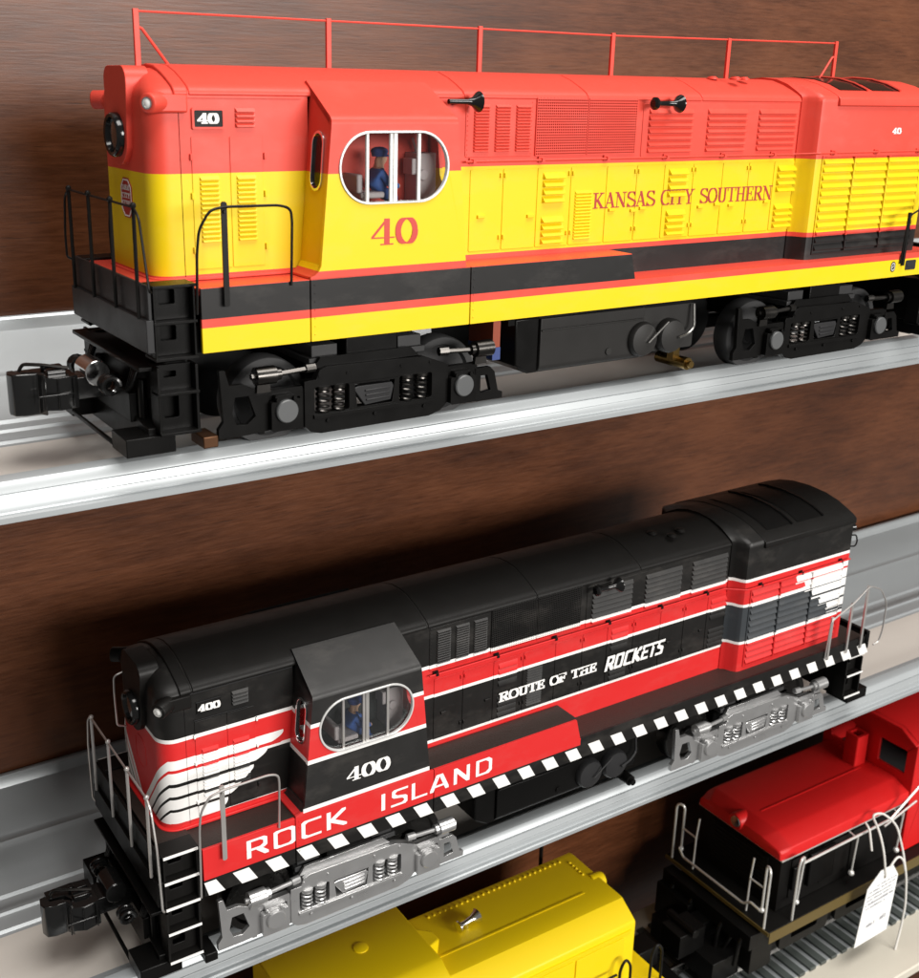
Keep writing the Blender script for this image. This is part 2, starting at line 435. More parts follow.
def side_frame(fr, y0):
    mb = MB()
    main = [(3.03, -1.15), (3.03, -2.45), (3.22, -2.64), (3.55, -2.72), (7.2, -2.70), (7.6, -2.58), (7.86, -2.35), (7.86, -1.2), (7.5, -1.05), (7.05, -.88), (6.75, -.86), (3.75, -.80), (3.5, -.90), (3.4, -1.15)]
    holes = [rrect(3.34, 4.46, -2.13, -1.36, .08), [(4.64, -1.42), (5.98, -1.42), (5.9, -2.1), (4.72, -2.1)], rrect(6.14, 7.28, -2.13, -1.36, .08)]
    mb.plate(main, holes, y0 - .28, y0, fr)
    mb.plate([(3.3, -2.15), (7.3, -2.15), (7.3, -2.26), (3.3, -2.26)], [], y0 - .28, y0 + .07, fr)     # spring shelf
    # left end bracket with its loop
    mb.plate([(.52, -.58), (.68, -.58), (.80, -1.02), (1.2, -1.02), (1.6, -1.22), (1.95, -1.36), (1.95, -2.42), (1.3, -2.46), (.45, -2.46), (.45, -2.2), (.6, -2.0)],
             [[(.96, -1.36), (1.36, -1.36), (1.55, -1.95), (1.3, -2.16), (.98, -2.12), (.86, -1.8)]], y0 - .2, y0 - .04, fr)
    # right end bracket
    mb.plate([(8.9, -1.45), (9.45, -1.45), (9.62, -1.62), (9.78, -2.25), (9.95, -2.3), (9.95, -2.5), (8.95, -2.5)], [[(9.1, -1.7), (9.35, -1.7), (9.5, -2.2), (9.1, -2.25)]], y0 - .2, y0 - .04, fr)
    # pedestal arches over the axle boxes
    for c, s in ((2.37, 1), (8.30, -1)):
        mb.plate([(c - .62, -1.28), (c + .62, -1.28), (c + .72, -1.5), (c + .72, -2.5), (c + .56, -2.5), (c + .54, -1.56), (c - .54, -1.56), (c - .56, -2.5), (c - .72, -2.5), (c - .72, -1.5)], [], y0 - .26, y0 - .06, fr)
    # hangers and bolt heads
    for x in (3.75, 7.0, 5.3): mb.cyl(fr(x, -2.36, y0), fr(x, -2.36, y0 + .06), .06, n=8)
    for x in (3.5, 4.4, 6.2, 7.2): mb.cyl(fr(x, -1.05, y0), fr(x, -1.05, y0 + .03), .05, n=6)
    mb.plate([(3.4, -.86), (3.62, -.55), (6.6, -.55), (6.9, -.84)], [], y0 - .24, y0 - .14, fr)
    return mb

def make_truck(root, m_frame, m_wheel, dx, detail_far=True):
    tk = MB()
    tk.box(3.5, 7.2, -2.2, 2.2, -1.6, -.6); tk.box(4.5, 6.2, -2.75, 2.75, -1.3, -.1)
    T = tk.build('truck', M['under'], root, .03)
    subs = [T]
    for xa, xb in ((3.46, 4.28), (6.3, 7.1)):
        q = MB(); q.box(xa, xb, -2.62, 2.62, -.60, -.26); q.box(xa - .12, xb + .1, -2.7, 2.7, -.78, -.60); q.build('bolster_block', M['rim'], T, .02)
    def sub(o): subs.append(o); return o
    for fr, full in ((near, True), (far, False)):
        y0 = 3.0
        sub(side_frame(fr, y0).build('side_frame', m_frame, T, .025))
        for c in (2.37, 8.30):
            j = MB()
            j.plate(rrect(c - .44, c + .5, -2.42, -1.58, .06), [], y0 - .2, y0 + .17, fr)
            j.plate(rrect(c - .30, c + .30, -1.60, -1.42, .04), [], y0 - .1, y0 + .14, fr)
            for sx in (-.26, .26):
                j.cyl(fr(c + sx, -1.52, y0 + .1), fr(c + sx, -1.52, y0 + .24), .06, n=8)
            sub(j.build('journal_box', m_frame, T, .03))
            k = MB(); k.lathe(fr(c + .01, -1.86, y0 + .15), Vector(fr(0, 0, 1)), [(0, .33), (.10, .33), (.13, .30), (.13, .0)], 22)
            sub(k.build('journal_cap', M['cap_grey'] if m_frame is M['under'] else m_frame, T))
        for (xa, xb) in ((1.48, 2.06), (8.72, 9.32)):
            b = MB(); ax = Vector((1, 0, 0))
            b.cyl(fr(xa, -.80, y0 + .12), fr(xb, -.80, y0 + .12), .25, n=20)
            s = 1 if xa < 5 else -1
            ea = xb if s > 0 else xa
            b.cyl(fr(ea, -.80, y0 + .12), fr(ea + .16 * s, -.80, y0 + .12), .17, n=14)
            b.cyl(fr(ea + .1 * s, -.80, y0 + .12), fr(ea + 1.1 * s, -.76, y0 + .08), .075, n=10)
            b.cyl(fr(ea + .95 * s, -.76, y0 + .08), fr(ea + 1.25 * s, -.76, y0 + .05), .13, n=10)
            eb = xa if s > 0 else xb
            b.cyl(fr(eb, -.80, y0 + .12), fr(eb - .12 * s, -.80, y0 + .12), .09, n=10)
            b.plate([(min(xa, xb) + .08, -1.3), (max(xa, xb) - .08, -1.3), (max(xa, xb) - .12, -.95), (min(xa, xb) + .12, -.95)], [], y0 - .1, y0 + .05, fr)
            sub(b.build('brake_cylinder', M['gun'] if m_frame is M['under'] else m_frame, T))
        for x in (3.66, 4.16, 6.44, 6.96):
            sp = MB(); sp.tube([fr(x + .17 * math.cos(t), -2.12 + .72 * t / (2 * PI * 5), y0 - .12 + .15 * math.sin(t)) for t in lin(0, 2 * PI * 5, 70)], .042, 6)
            sp.cyl(fr(x, -1.44, y0 - .12), fr(x, -1.36, y0 - .12), .22, n=14)
            sub(sp.build('spring', M['gun'] if m_frame is M['under'] else m_frame, T))
        bl = MB(); bl.plate([(4.6, -1.55), (4.78, -1.5), (5.9, -1.5), (5.96, -1.62), (5.86, -2.02), (4.98, -2.08)], [], y0 - .25, y0 - .02, fr)
        for i in range(3): bl.plate([(4.98 + i * .02, -1.62 - i * .14), (5.82, -1.60 - i * .14), (5.82, -1.66 - i * .14), (4.98 + i * .02, -1.68 - i * .14)], [], y0 - .1, y0 + .03, fr)
        sub(bl.build('leaf_spring', M['dark_grey'] if m_frame is M['under'] else m_frame, T, .02))
        for c in (2.37, 8.30):
            w = MB(); w.lathe(fr(c, -1.85, 1.35), Vector(fr(0, 0, 1)), [(0, .3), (0, 1.27), (.12, 1.28), (.58, 1.26), (.62, 1.23), (.62, 1.02), (.50, .96), (.50, .35), (.60, .3), (.60, 0)], 48)
            sub(w.build('wheel', m_wheel, T))
    for o in subs[:1]: o.location.x = dx
    return T

def copy_tree(o, parent, dx):
    c = o.copy(); COL.objects.link(c); c.parent = parent; c.location.x = dx
    for ch in list(o.children):
        d = ch.copy(); COL.objects.link(d); d.parent = c
    return c

def make_loco(root, P):
    up = P['upper']
    HOOD, CAB, SK, RAD = P['hood'], P['cab'], P['skirt'], P['rad']
    # ---- hood with its rounded nose
    base = [(1.9, 6.46), (1.9, .82)]
    hood = MB()
    for xa, xb in ((.12, 3.80), (7.9, 23.75)): hood.loft([section(x, sym(ROOF[:-1], base)) for x in (xa, xb)], smooth=True)
    def nose_ring(z, hw, xf, r):
        pts = [(.14, -hw)] + arc(xf + r, -hw + r, r, r, 270, 180, 8) + arc(xf + r, hw - r, r, r, 180, 90, 8) + [(.14, hw)]
        return [(a, b, z) for a, b in pts]
    rings = [nose_ring(z, 1.9, -.68, .55) for z in (.82, 3, 5, 6.0, 6.3)] + \
            [nose_ring(6.44, 1.86, -.66, .55), nose_ring(6.56, 1.74, -.60, .52), nose_ring(6.68, 1.52, -.5, .5), nose_ring(6.82, 1.2, -.38, .45), nose_ring(6.95, .85, -.25, .4), nose_ring(7.03, .45, -.1, .22)]
    hood.loft(rings)
    H = hood.build('hood', HOOD, root, 0, angle=30)
    # roof cover that overhangs the sides
    for xa, xb in ((.02, .40), (.42, 8.9), (8.93, 13.6), (13.63, 18.6), (18.63, 23.72)):
        rc = MB(); outer = [(y + .03, z + .02) for y, z in ROOF]
        rc.loft([section(x, sym(outer, [(1.92, 6.38), (1.0, 6.38)])) for x in (xa, xb)], smooth=True)
        rc.build('roof_cover', P['roof'], H, .03, angle=40)
    # doors along the side
    for fr in (near, far):
        xs = [9.22, 10.45, 11.78, 13.12, 14.62, 15.92, 17.16, 18.5, 19.92, 21.22, 22.52, 23.66]
        doors = [rrect(a, b - .035, 1.93, 4.36, .04, 3) for a, b in zip(xs[:-1], xs[1:])] + [rrect(a, b, 1.98, 5.37, .03, 3) for a, b in ((.43, 1.47), (1.50, 2.44))]
        for o in doors:
            d = MB(); d.plate(o, [], 1.9, 1.924, fr); d.build('door', HOOD, H, .012)
        for o in (rrect(9.0, 11.5, 4.72, 6.36, .05, 3), rrect(16.0, 23.5, 4.62, 6.3, .05, 3), [(.02, 6.38), (3.6, 6.38), (3.6, 6.31), (.02, 6.31)]):
            d = MB(); d.plate(o, [], 1.9, 1.922, fr)
            if fr is near and o[0][0] < 12 and o[0][0] > 9:         # riveted edge of the louvred panel
                for z in lin(4.8, 6.3, 12):
                    for x in (9.06, 11.44): d.ball((x, -1.92, z), .022, 6)
            d.build('panel', HOOD, H, .012)
    # latches and hinges
    def bit(nm, *b):
        q = MB(); q.box(*b); q.build(nm, HOOD, H, .012)
    for i, x in enumerate((9.5, 11.4, 14.75, 15.7, 16.1, 18.8, 19.6, 20.3, 22.1)):
        bit('latch', x, x + .26, -1.99, -1.92, 2.92 - (i % 2) * .06, 3.02 - (i % 2) * .06)
    for x in (10.42, 13.1, 15.9, 18.5, 21.2):
        for z in (4.1, 2.25):
            for sx in (-.11, .05): bit('hinge', x + sx, x + sx + .06, -1.98, -1.92, z, z + .14)
    for z in (3.8, 2.4, 4.78):
        for x in (.38, 2.46): bit('hinge', x, x + .06, -1.97, -1.9, z, z + .17)
    # louvres
    def L(x0, x1, z0, z1, n, w=1.925, d=.07, fr=near):
        louver(x0, x1, z0, z1, n, w, d, fr).build('louver', M['m_louver'] if (not up and z0 > 4.5) else HOOD, root)
    L(.62, 1.17, 2.66, 4.38, 14); L(1.66, 2.22, 2.66, 4.38, 14); L(1.68, 2.24, 5.58, 6.08, 4)
    for a in (9.28, 10.06, 10.83): L(a, a + .58, 4.86, 6.22, 15)
    for a, b in ((16.25, 18.25), (18.92, 20.84), (21.42, 23.38)): L(a, b, 4.72, 6.15, 7, 1.92, .09)
    for a, b in ((11.98, 12.84), (17.34, 18.2), (22.68, 23.62)):
        L(a, b, 3.26, 4.22, 4, 1.925, .12 if up else .05); L(a, b, 1.99, 2.86, 4, 1.925, .12 if up else .05)
    L(13.30, 14.02, 2.08, 3.62, 15, 1.925, .06 if up else .04)
    # screens
    for a, b in ((11.62, 13.62), (13.68, 15.70)):
        s = MB()
        for x in lin(a, b, 27): s.box(x - .014, x + .014, -1.95, -1.90, 4.74, 6.40)
        for z in lin(4.74, 6.40, 22): s.box(a, b, -1.955, -1.91, z - .016, z + .016)
        for x in lin(a, b, 16): s.ball((x, -1.925, 6.43), .02, 6)
        s.build('air_screen', HOOD, root)
    # ---- nose fittings
    pl = MB()
    out = arc(0, 5.32, .74, .74, 200, 340, 14) + [(.80, 6.1), (.86, 6.6)] + arc(.50, 6.72, .36, .36, 10, 90, 6) + arc(-.50, 6.72, .36, .36, 90, 170, 6) + [(-.86, 6.6), (-.80, 6.1)]
    fx = lambda u, v, w: (w, u, v)
    pl.plate(out, [], -.84, -.2, fx)
    pl.build('headlight_housing', P['roof'] if not up else HOOD, root, .06)
    hl = MB(); hl.lathe((-.80, 0, 5.35), (-1, 0, 0), [(0, .57), (.18, .57), (.24, .53), (.22, .45), (.07, .40), (.07, 0)], 30)
    HL = hl.build('headlight', M['gloss_black'], root)
    g = MB(); g.lathe((-.86, 0, 5.35), (-1, 0, 0), [(0, .44), (.05, .42), (.10, .28), (.12, 0)], 28); g.build('lens', M['dark_lens'], HL)
    for fr in (near, far):
        pd = MB()
        pd.plate([(-.55, 5.96), (.34, 5.96), (.34, 6.40), (-.5, 6.40), (-.62, 6.3), (-.66, 6.1)], [], 1.3, 2.06, fr)
        a = Vector(fr(-.35, 6.2, 1.86)); d = Vector(fr(-.62, -.02, .42)).normalized()
        pd.lathe(a, d, [(-.1, .25), (.46, .25), (.53, .21), (.49, .15), (.46, .0)], 20)
        MK = pd.build('marker_light', HOOD if up else M['black'], root, .05)
        ln = MB(); ln.lathe(a + d * .46, d, [(0, .13), (.04, .12), (.07, .06), (.075, 0)], 14); ln.build('lens', M['lens'], MK)
        rg = MB(); rg.lathe(a + d * .49, d, [(0, .15), (.03, .15), (.03, .12), (0, .12)], 14); rg.build('lens_ring', M['chrome'], MK)
    gi = MB(); gi.tube([(-.66, 1.35, 5.9), (-.98, 1.35, 5.8), (-1.0, 1.35, 5.2), (-.98, 1.35, 4.0), (-.66, 1.35, 3.9)], .035, 6, .12)
    if not up: gi.build('grab_iron', P['rail'], root)
    nb = MB(); nb.plate(rrect(.52, 1.32, 5.60, 6.03, .02, 2), [], 1.9, 1.945); NB = nb.build('number_board', M['black'], root, .01)
    if up:
        fm = MB(); fm.plate(rrect(.47, 1.37, 5.55, 6.08, .03, 2), [rrect(.53, 1.31, 5.61, 6.02, .02, 2)], 1.9, 1.965); fm.build('frame', HOOD, NB)
    tx = MB()
    if up: text(tx, '40', SERIF, .62, 5.69, .26, 1.95, width=.58, pens={'T': (.26, .12), 'n': (.12, .12), 'c': (.26, .12)})
    else: text(tx, '400', SERIF, .56, 5.69, .24, 1.95, width=.72, pens={'T': (.26, .13), 'n': (.13, .13), 'c': (.26, .13)})
    tx.build('digits', M['white'], NB)
    if not up:
        ln = MB()
        for z, a, b in ((5.62, .5, 1.3), (6.02, .5, 1.3), (5.42, .42, 2.2), (6.36, -.3, 3.75)):
            ln.box(a, b, -1.945, -1.92, z, z + .018)
        ln.build('trim_line', M['dark_grey'], H)
    # ---- kerb at the foot of the front hood
    cb = MB()
    o = nose_ring(0, 2.0, -.78, .6)
    cb.loft([[(x + (3.6 if i in (0, len(o) - 1) else 0), y, z) for i, (x, y, _) in enumerate(o)] for z in (1.70, 1.80)], smooth=False)
    cb.build('hood_kerb', M['red_t'] if up else M['red_b'], root, .02)
    # ---- radiator section
    ROOF2 = [(0, 7.22), (.9, 7.16), (1.6, 7.0), (2.2, 6.76), (2.5, 6.62), (2.62, 6.52), (2.64, 6.4), (2.64, 6.27), (2.56, 6.25)]
    rb = MB()
    def rr(x, k): return section(x, sym([(min(y, 2.56) * k, z if z > 6.3 else z) for y, z in ROOF2], [(2.56 * k, .82)]))
    rb.loft([rr(23.55, .76), rr(23.72, .82), rr(23.83, .93), rr(23.95, .985), rr(24.1, 1), rr(30.35, 1)], smooth=True)
    R = rb.build('radiator_housing', RAD, root, 0, angle=34)
    rt = MB(); rt.loft([section(x, sym([(y + .02, z + .02) for y, z in ROOF2[:-1]], [(2.4, 6.26), (1., 6.26)])) for x in (24.75, 30.4)], smooth=True)
    rt.build('roof_cover', P['roof'], R, .03, angle=40)
    fo = MB()
    for a, b in ((25.3, 26.75), (27.15, 28.65)):
        fo.loft([[(x, y, z + .035) for x in (a, b)] for y, z in [(-2.15, 6.80), (-1.6, 7.015), (-.9, 7.175), (0, 7.235), (.9, 7.175), (1.2, 7.12)]], closed=False)
    fo.build('fan_opening_shade', M['gloss_black'] if up else M['under'], R)  # black sheets on the roof painting the dark inside of the openings
    fb = MB()
    for x in (26.78, 28.70): fb.tube([(x, y, z + .05) for y, z in [(-2.2, 6.79), (-1.6, 7.02), (-.9, 7.18), (0, 7.24), (.9, 7.18), (1.4, 7.08)]], .05, 6)
    fb.build('fan_rib', M['red_t'] if up else M['gloss_black'], R)
    for a, b in ((24.32, 25.95), (26.03, 27.95), (28.03, 29.95)):
        louver(a, b, 1.12, 4.50, 12, 2.56, .10).build('shutter', RAD, R)
    fm = MB()
    fm.plate(rrect(24.24, 30.03, 1.02, 4.58, .03, 3), [rrect(24.3, 29.97, 1.08, 4.52, .02, 3)], 2.56, 2.60)
    for x in (25.99, 27.99): fm.box(x - .03, x + .03, -2.67, -2.56, 1.1, 4.52)
    fm.build('shutter_frame', RAD, R, .01)
    # ---- walkways, underframe
    wk = MB()
    wk.box(-.06, 3.5, -3.08, 3.08, 1.50, 1.685); wk.box(-1.14, -.06, -2.33, 2.33, 1.50, 1.76)
    wk.build('porch', P['walk'], root, .015); wk = MB()
    wk.box(8.42, 14.86, -3.09, -1.93, .9, 1.69); wk.build('battery_box', P['walk'], root, .015); wk = MB()
    wk.box(8.42, 14.86, 1.93, 3.09, .9, 1.69); wk.build('battery_box', P['walk'], root, .015); wk = MB()
    wk.box(14.86, 31.45, -3.09, 3.09, .70, .845)
    wk.build('running_board', P['walk'], root, .015)
    uf = MB(); uf.box(-.05, 30.6, -2.9, 2.9, -.05, .68); uf.box(10.5, 18.5, -2.4, 2.4, -.4, -.06); uf.build('underframe', M['under'], root)
    # ---- side skirts, one panel per joint
    for fr in (near, far):
        s = MB()
        s.plate([(0, 0), (3.135, 0), (3.135, 1.70), (0, 1.70)], [], 3.1, 3.2, fr)
        s.plate([(3.165, 0), (8.43, 0), (8.43, 1.70), (3.165, 1.70)], [], 3.1, 3.2, fr)
        s.plate([(8.46, 0), (31.4, 0), (31.4, .86), (14.98, .86), (14.76, 1.70), (8.46, 1.70)], [], 3.1, 3.2, fr)
        o = s.build('side_skirt', SK, root, .012)
        if fr is near:
            r = MB()
            for x in (3.28, 8.56):
                for z in lin(.2, 1.55, 7): r.ball((x, -3.2, z), .022, 6)
            r.build('rivets', SK, o)
    # ---- cab
    xf = lambda z: 3.50 + (z - 1.70) * (3.84 - 3.50) / 4.1
    xr = lambda z: 8.26 - (z - 1.70) * (8.26 - 7.86) / 4.1
    flare = [(3.165, 1.705), (3.17, 1.76), (3.30, 1.80), (3.42, 1.90), (3.49, 2.04)]
    cabm = MB()
    wc = (5.80, 4.58, 3.46, 1.86)
    for fr in (near, far):
        side = flare + [(xf(5.72), 5.72), (xr(5.72), 5.72), (xr(1.705), 1.705)]
        cabm.plate(side[::-1], [stadium(*wc)], 3.08, 3.2, fr)
    prof = [(3.2, 5.72), (3.19, 5.80), (3.15, 5.87), (3.06, 5.94), (2.9, 6.03), (1.60, 6.80), (1.50, 6.74), (1.1, 6.80), (.6, 6.9), (0, 6.95)]
    inner = [(y - .1 if y > .05 else 0, z - .1) for y, z in prof]
    full = prof + [(-y, z) for y, z in reversed(prof[:-1])]
    fin = [(y * .96, z - .12) for y, z in full]
    ring = lambda fxz: [(fxz(z), y, z) for y, z in full] + [(fxz(z), y, z) for y, z in reversed(fin)]
    cabm.loft([ring(xf), ring(xr)], smooth=True)
    for fxz, w0, w1 in ((xf, 0, .1), (xr, -.1, 0)):
        for s in (-1, 1):
            m = lambda u, v, w, s=s, f=fxz: (f(v) + w, s * u, v)
            outl = [(1.85, 2.04), (3.10, 2.04), (3.10, 5.85), (2.9, 6.0), (1.85, 6.62)]
            cabm.plate(outl, [stadium_v(2.55, 4.75, .62, 1.5)], w0, w1, m)
    for s in (-1, 1):                                          # flared foot of the front wall
        rg = [[(x, s * y, z) for y in (1.95, 3.12)] + [(x + .1, s * y, z) for y in (3.12, 1.95)] for x, z in flare]
        cabm.loft(rg, smooth=True)
    CB = cabm.build('cab', CAB, root, .018, angle=28)
    # side windows: frame, mullions, pane
    for fr in (near, far):
        wf = MB(); wf.plate(stadium(wc[0], wc[1], wc[2] + .07, wc[3] + .07, 20), [stadium(wc[0], wc[1], wc[2] - .06, wc[3] - .06, 20)], 3.14, 3.245, fr)
        W = wf.build('cab_window', M['trim'], root, .015)
        mu = MB()
        for x, w in ((4.95, .08), (5.70, .09), (5.83, .12), (6.60, .09)):
            mu.plate([(x - w / 2, 3.66), (x + w / 2, 3.66), (x + w / 2, 5.50), (x - w / 2, 5.50)], [], 3.08, 3.17, fr)
        mu.build('mullion', M['white'] if up else M['wire_grey'], W, .01)
        pn = MB(); pn.plate(stadium(wc[0], wc[1], wc[2] - .02, wc[3] - .02, 20), [], 3.10, 3.12, fr); pn.build('pane', M['glass'], W)
    for s in (-1, 1):
        m = lambda u, v, w, s=s: (xf(v) + w, s * u, v)
        wf = MB(); wf.plate(stadium_v(2.55, 4.75, .70, 1.58), [stadium_v(2.55, 4.75, .55, 1.43)], -.05, .05, m)
        W = wf.build('front_window', M['chrome'], root, .012)
        pn = MB(); pn.plate(stadium_v(2.55, 4.75, .6, 1.48), [], .02, .035, m); pn.build('pane', M['glass'], W)
    # cab inside
    inn = MB(); inn.box(3.95, 7.8, -1.75, -1.60, 1.75, 6.6); inn.box(3.7, 8.1, -3.05, 3.05, 3.30, 3.42)
    inn.build('cab_interior', M['red_t'] if up else M['interior_dark'], root)
    cs = MB(); cs.box(7.0, 7.6, -2.5, -1.76, 3.42, 4.9); cs.box(6.85, 7.0, -2.4, -1.9, 4.3, 4.75); cs.cyl((7.15, -2.5, 4.3), (7.15, -2.58, 4.3), .16); cs.cyl((7.3, -1.9, 4.9), (7.1, -2.0, 5.3), .04)
    cs.build('control_stand', M['grey_seat'], root, .03)
    st = MB(); st.box(4.85, 5.6, -3.0, -2.1, 3.75, 3.92); st.box(4.72, 4.9, -3.0, -2.1, 3.9, 4.4); st.cyl((5.4, -2.15, 3.42), (5.4, -2.15, 3.8), .12)
    st.build('seat', M['grey_seat'], root, .05)
    # ---- steps at both ends
    for x0, x1, zt in ((-1.22, -.10, 1.83), (30.62, 31.72, .86)):
        for fr in (near, far):
            sp = MB()
            levels = [z for z in (1.83, .90, -.04) if z <= zt + .01]
            lo = levels[-1]
            for x in (x0, x1 - .06): sp.plate([(x, lo - .1), (x + .06, lo - .1), (x + .06, zt - .06), (x, zt - .06)], [], 2.35, 3.06, fr)
            for z in levels: sp.plate([(x0 - .03, z - .08), (x1 + .03, z - .08), (x1 + .03, z), (x0 - .03, z)], [], 2.35, 3.12, fr)
            a = x0 + .25
            for za, zb in zip(levels[1:], levels[:-1]):
                sp.plate([(x0, za), (x1, za), (x1, zb - .07), (x0, zb - .07)], [rrect(a, a + .42, za + .40, zb - .16, .03, 2)], 2.70, 2.78, fr)
            sp.box(x0 + .08, x1 - .08, -2.5 if fr is near else 2.2, -2.2 if fr is near else 2.5, lo, zt - .1)
            S = sp.build('steps', M['under'] if up else M['black'], root, .012)
            if not up:
                for z in levels:
                    ed = MB(); ed.plate([(x0 + .0, z - .075), (x1 - .02, z - .075), (x1 - .02, z + .004), (x0 + .0, z + .004)], [], 3.10, 3.135, fr); ed.build('tread_edge', M['white'], S)
            # lower rungs hung from the truck pilot
            lp = MB()
            for x in (x0, x1 - .08): lp.plate([(x, -2.10), (x + .08, -2.10), (x + .08, -.28), (x, -.28)], [], 2.5, 3.06, fr)
            lp.plate([(x0 + .08, -2.05), (x1 - .08, -2.05), (x1 - .08, -.28), (x0 + .08, -.28)], [rrect(x0 + .28, x0 + .62, -.62, -.46, .03, 2), rrect(x0 + .25, x0 + .66, -1.72, -1.1, .04, 2)], 2.7, 2.76, fr)
            for z in (-.96, -2.03): lp.plate([(x0, z - .08), (x1, z - .08), (x1, z), (x0, z)], [], 2.6, 3.14, fr)
            lp.box(x0 + .1, x1 - .1, -2.45 if fr is near else 2.0, -2.0 if fr is near else 2.45, -2.0, -.3)  # black block added behind the holes to darken the recesses
            S = lp.build('pilot_steps', M['under'] if up else M['black'], root, .012)
            if not up:
                for z in (-.96, -2.03):
                    ed = MB(); ed.plate([(x0 + .02, z - .07), (x1 - .02, z - .07), (x1 - .02, z + .004), (x0 + .02, z + .004)], [], 3.12, 3.155, fr); ed.build('tread_edge', M['white'], S)
    # ---- end beams, plough, couplers
    for s, x0, ztop in ((1, -1.25, 1.83), (-1, 31.7, .84)):
        X = lambda d: x0 - s * d
        b = MB()
        def bx(mb, a, c, y0, y1, z0, z1): mb.box(min(X(a), X(c)), max(X(a), X(c)), y0, y1, z0, z1)
        bx(b, .0, .10, -3.02, 3.02, .95, ztop)
        bx(b, .0, .20, -3.1, 3.1, .12, .97)
        b.build('end_beam', M['dark_grey'] if up else M['under'], root, .02)
        fp = MB()
        fp.plate([(-2.75, -.30), (2.9, -.30), (2.9, -.42), (-2.75, -.42)], [], min(X(-.5), X(.35)), max(X(-.5), X(.35)), fx)
        fp.plate([(-2.6, -.42), (-2.6, -1.2), (-1.4, -1.5), (1.4, -1.5), (2.6, -1.2), (2.6, -.42)], [], min(X(-.3), X(-.1)), max(X(-.3), X(-.1)), fx)
        fp.plate([(-2.75, -1.95), (-1.0, -1.75), (1.0, -1.75), (2.75, -1.95), (2.75, -2.5), (2.2, -2.72), (-2.2, -2.72), (-2.75, -2.5)], [], min(X(-.2), X(.18)), max(X(-.2), X(.18)), fx)
        fp.box(min(X(-.5), X(.85)), max(X(-.5), X(.85)), -2.92, -1.75, -2.62, -2.12); fp.box(min(X(-.5), X(.85)), max(X(-.5), X(.85)), 1.75, 2.92, -2.62, -1.75)
        fp.cyl((X(.80), -1.8, -2.5), (X(.80), 1.8, -2.5), .07, n=8); fp.box(min(X(-.3), X(.3)), max(X(-.3), X(.3)), -1.75, 1.75, -2.0, -1.2)
        for y in (-1.9, 1.6):
            for i in range(3): fp.cyl((X(.05), y + .16 * i, -.45), (X(.30), y + .16 * i, -1.0 - .1 * i), .07, n=8)
            fp.cyl((X(0), y, -.8), (X(0), y, -2.2), .12, n=8)
        fp.build('pilot', M['under'], root, .025)
        c = MB()
        bx(c, .1, 1.35, -.42, .42, -1.55, -.95)
        c.plate([(X(1.3), -.62), (X(1.3), .62), (X(1.9), .70), (X(2.72), .66), (X(2.72), .22), (X(2.2), .18), (X(2.05), -.1), (X(2.2), -.55), (X(1.8), -.72)], [], -1.72, -.82, lambda u, v, w: (u, v, w))
        c.box(min(X(1.5), X(2.0)), max(X(1.5), X(2.0)), -.25, .1, -.82, -.72)
        c.cyl((X(1.95), .3, -.82), (X(1.95), .3, -.66), .09, n=8)
        for i in range(3): c.box(min(X(1.42 + .42 * i), X(1.46 + .42 * i)), max(X(1.42 + .42 * i), X(1.46 + .42 * i)), -.76, -.70, -1.68, -.86)
        c.box(min(X(1.4), X(2.4)), max(X(1.4), X(2.4)), -.765, -.70, -1.30, -1.25)
        c.box(min(X(1.45), X(1.85)), max(X(1.45), X(1.85)), .15, .5, -.82, -.70)
        K = c.build('coupler', M['gloss_black'], root, .03)
        lv = MB()
        lv.tube([(X(2.6), .35, -.78), (X(2.5), .3, -.58), (X(2.1), .1, -.60), (X(1.4), -.1, -.72)], .05, 7, .12)
        lv.build('lift_lever', M['gun'], K)
        for y in (-1.55, 1.15):
            co = MB(); co.tube([(X(.75) + .22 * math.cos(t), y + .5 * t / (2 * PI * 3) - .25, -.95 + .22 * math.sin(t)) for t in lin(0, 2 * PI * 3, 40)], .065, 7)
            co.build('hose_coil', M['gloss_black'], K)
        kn = MB(); kn.plate([(X(2.15), -.60), (X(2.3), -.30), (X(2.7), -.32), (X(2.92), -.25), (X(3.0), .0), (X(2.95), .3), (X(2.75), .34), (X(2.68), .0), (X(2.35), -.06), (X(2.1), -.25)], [], -1.86, -.72, lambda u, v, w: (u, v, w))
        kn.build('knuckle', M['gloss_black'], K, .05)
        sh = MB(); sh.cyl((X(.72), -.55, -.86), (X(.72), .45, -.86), .36, n=22); sh.build('draft_cover', M['chrome'] if up else M['gloss_black'], K, .04)
    # ---- fuel tank and fittings
    ft = MB()
    o = [(-2.55, -.25), (2.55, -.25), (2.55, -1.72)] + arc(2.27, -1.75, .28, .28, 0, -90, 5) + arc(-2.27, -1.75, .28, .28, 270, 180, 5)
    ft.plate(o, [], 11.7, 16.15, fx)
    ft.box(11.72, 16.1, -2.60, -2.5, -.66, -.60)
    F = ft.build('fuel_tank', M['tank'] if up else M['under'], root, .04)
    fe = MB(); fe.plate([(10.75, -.2), (11.7, -.2), (11.7, -2.0), (11.3, -2.0), (10.8, -1.7)], [], -2.45, 2.45); fe.build('shaded_tank_end', M['under'], F, .05)  # end block coloured black for the shaded front face of the tank
    pc = MB(); pc.plate(rrect(14.15, 18.6, -1.85, -.3, .1), [], -2.3, 2.45); pc.cyl((14.6, -2.55, -1.6), (14.6, -2.60, -1.6), .12)
    pc.build('equipment_box', M['tank'] if up else M['under'], root, .05)
    for x in (16.05, 17.35):
        a = MB(); a.lathe((x, -2.35, -1.32), (0, -1, 0), [(0, .60), (.32, .60), (.42, .54), (.46, .3), (.47, 0)], 28); a.build('air_tank', M['tank'] if up else M['dark_grey'], root)
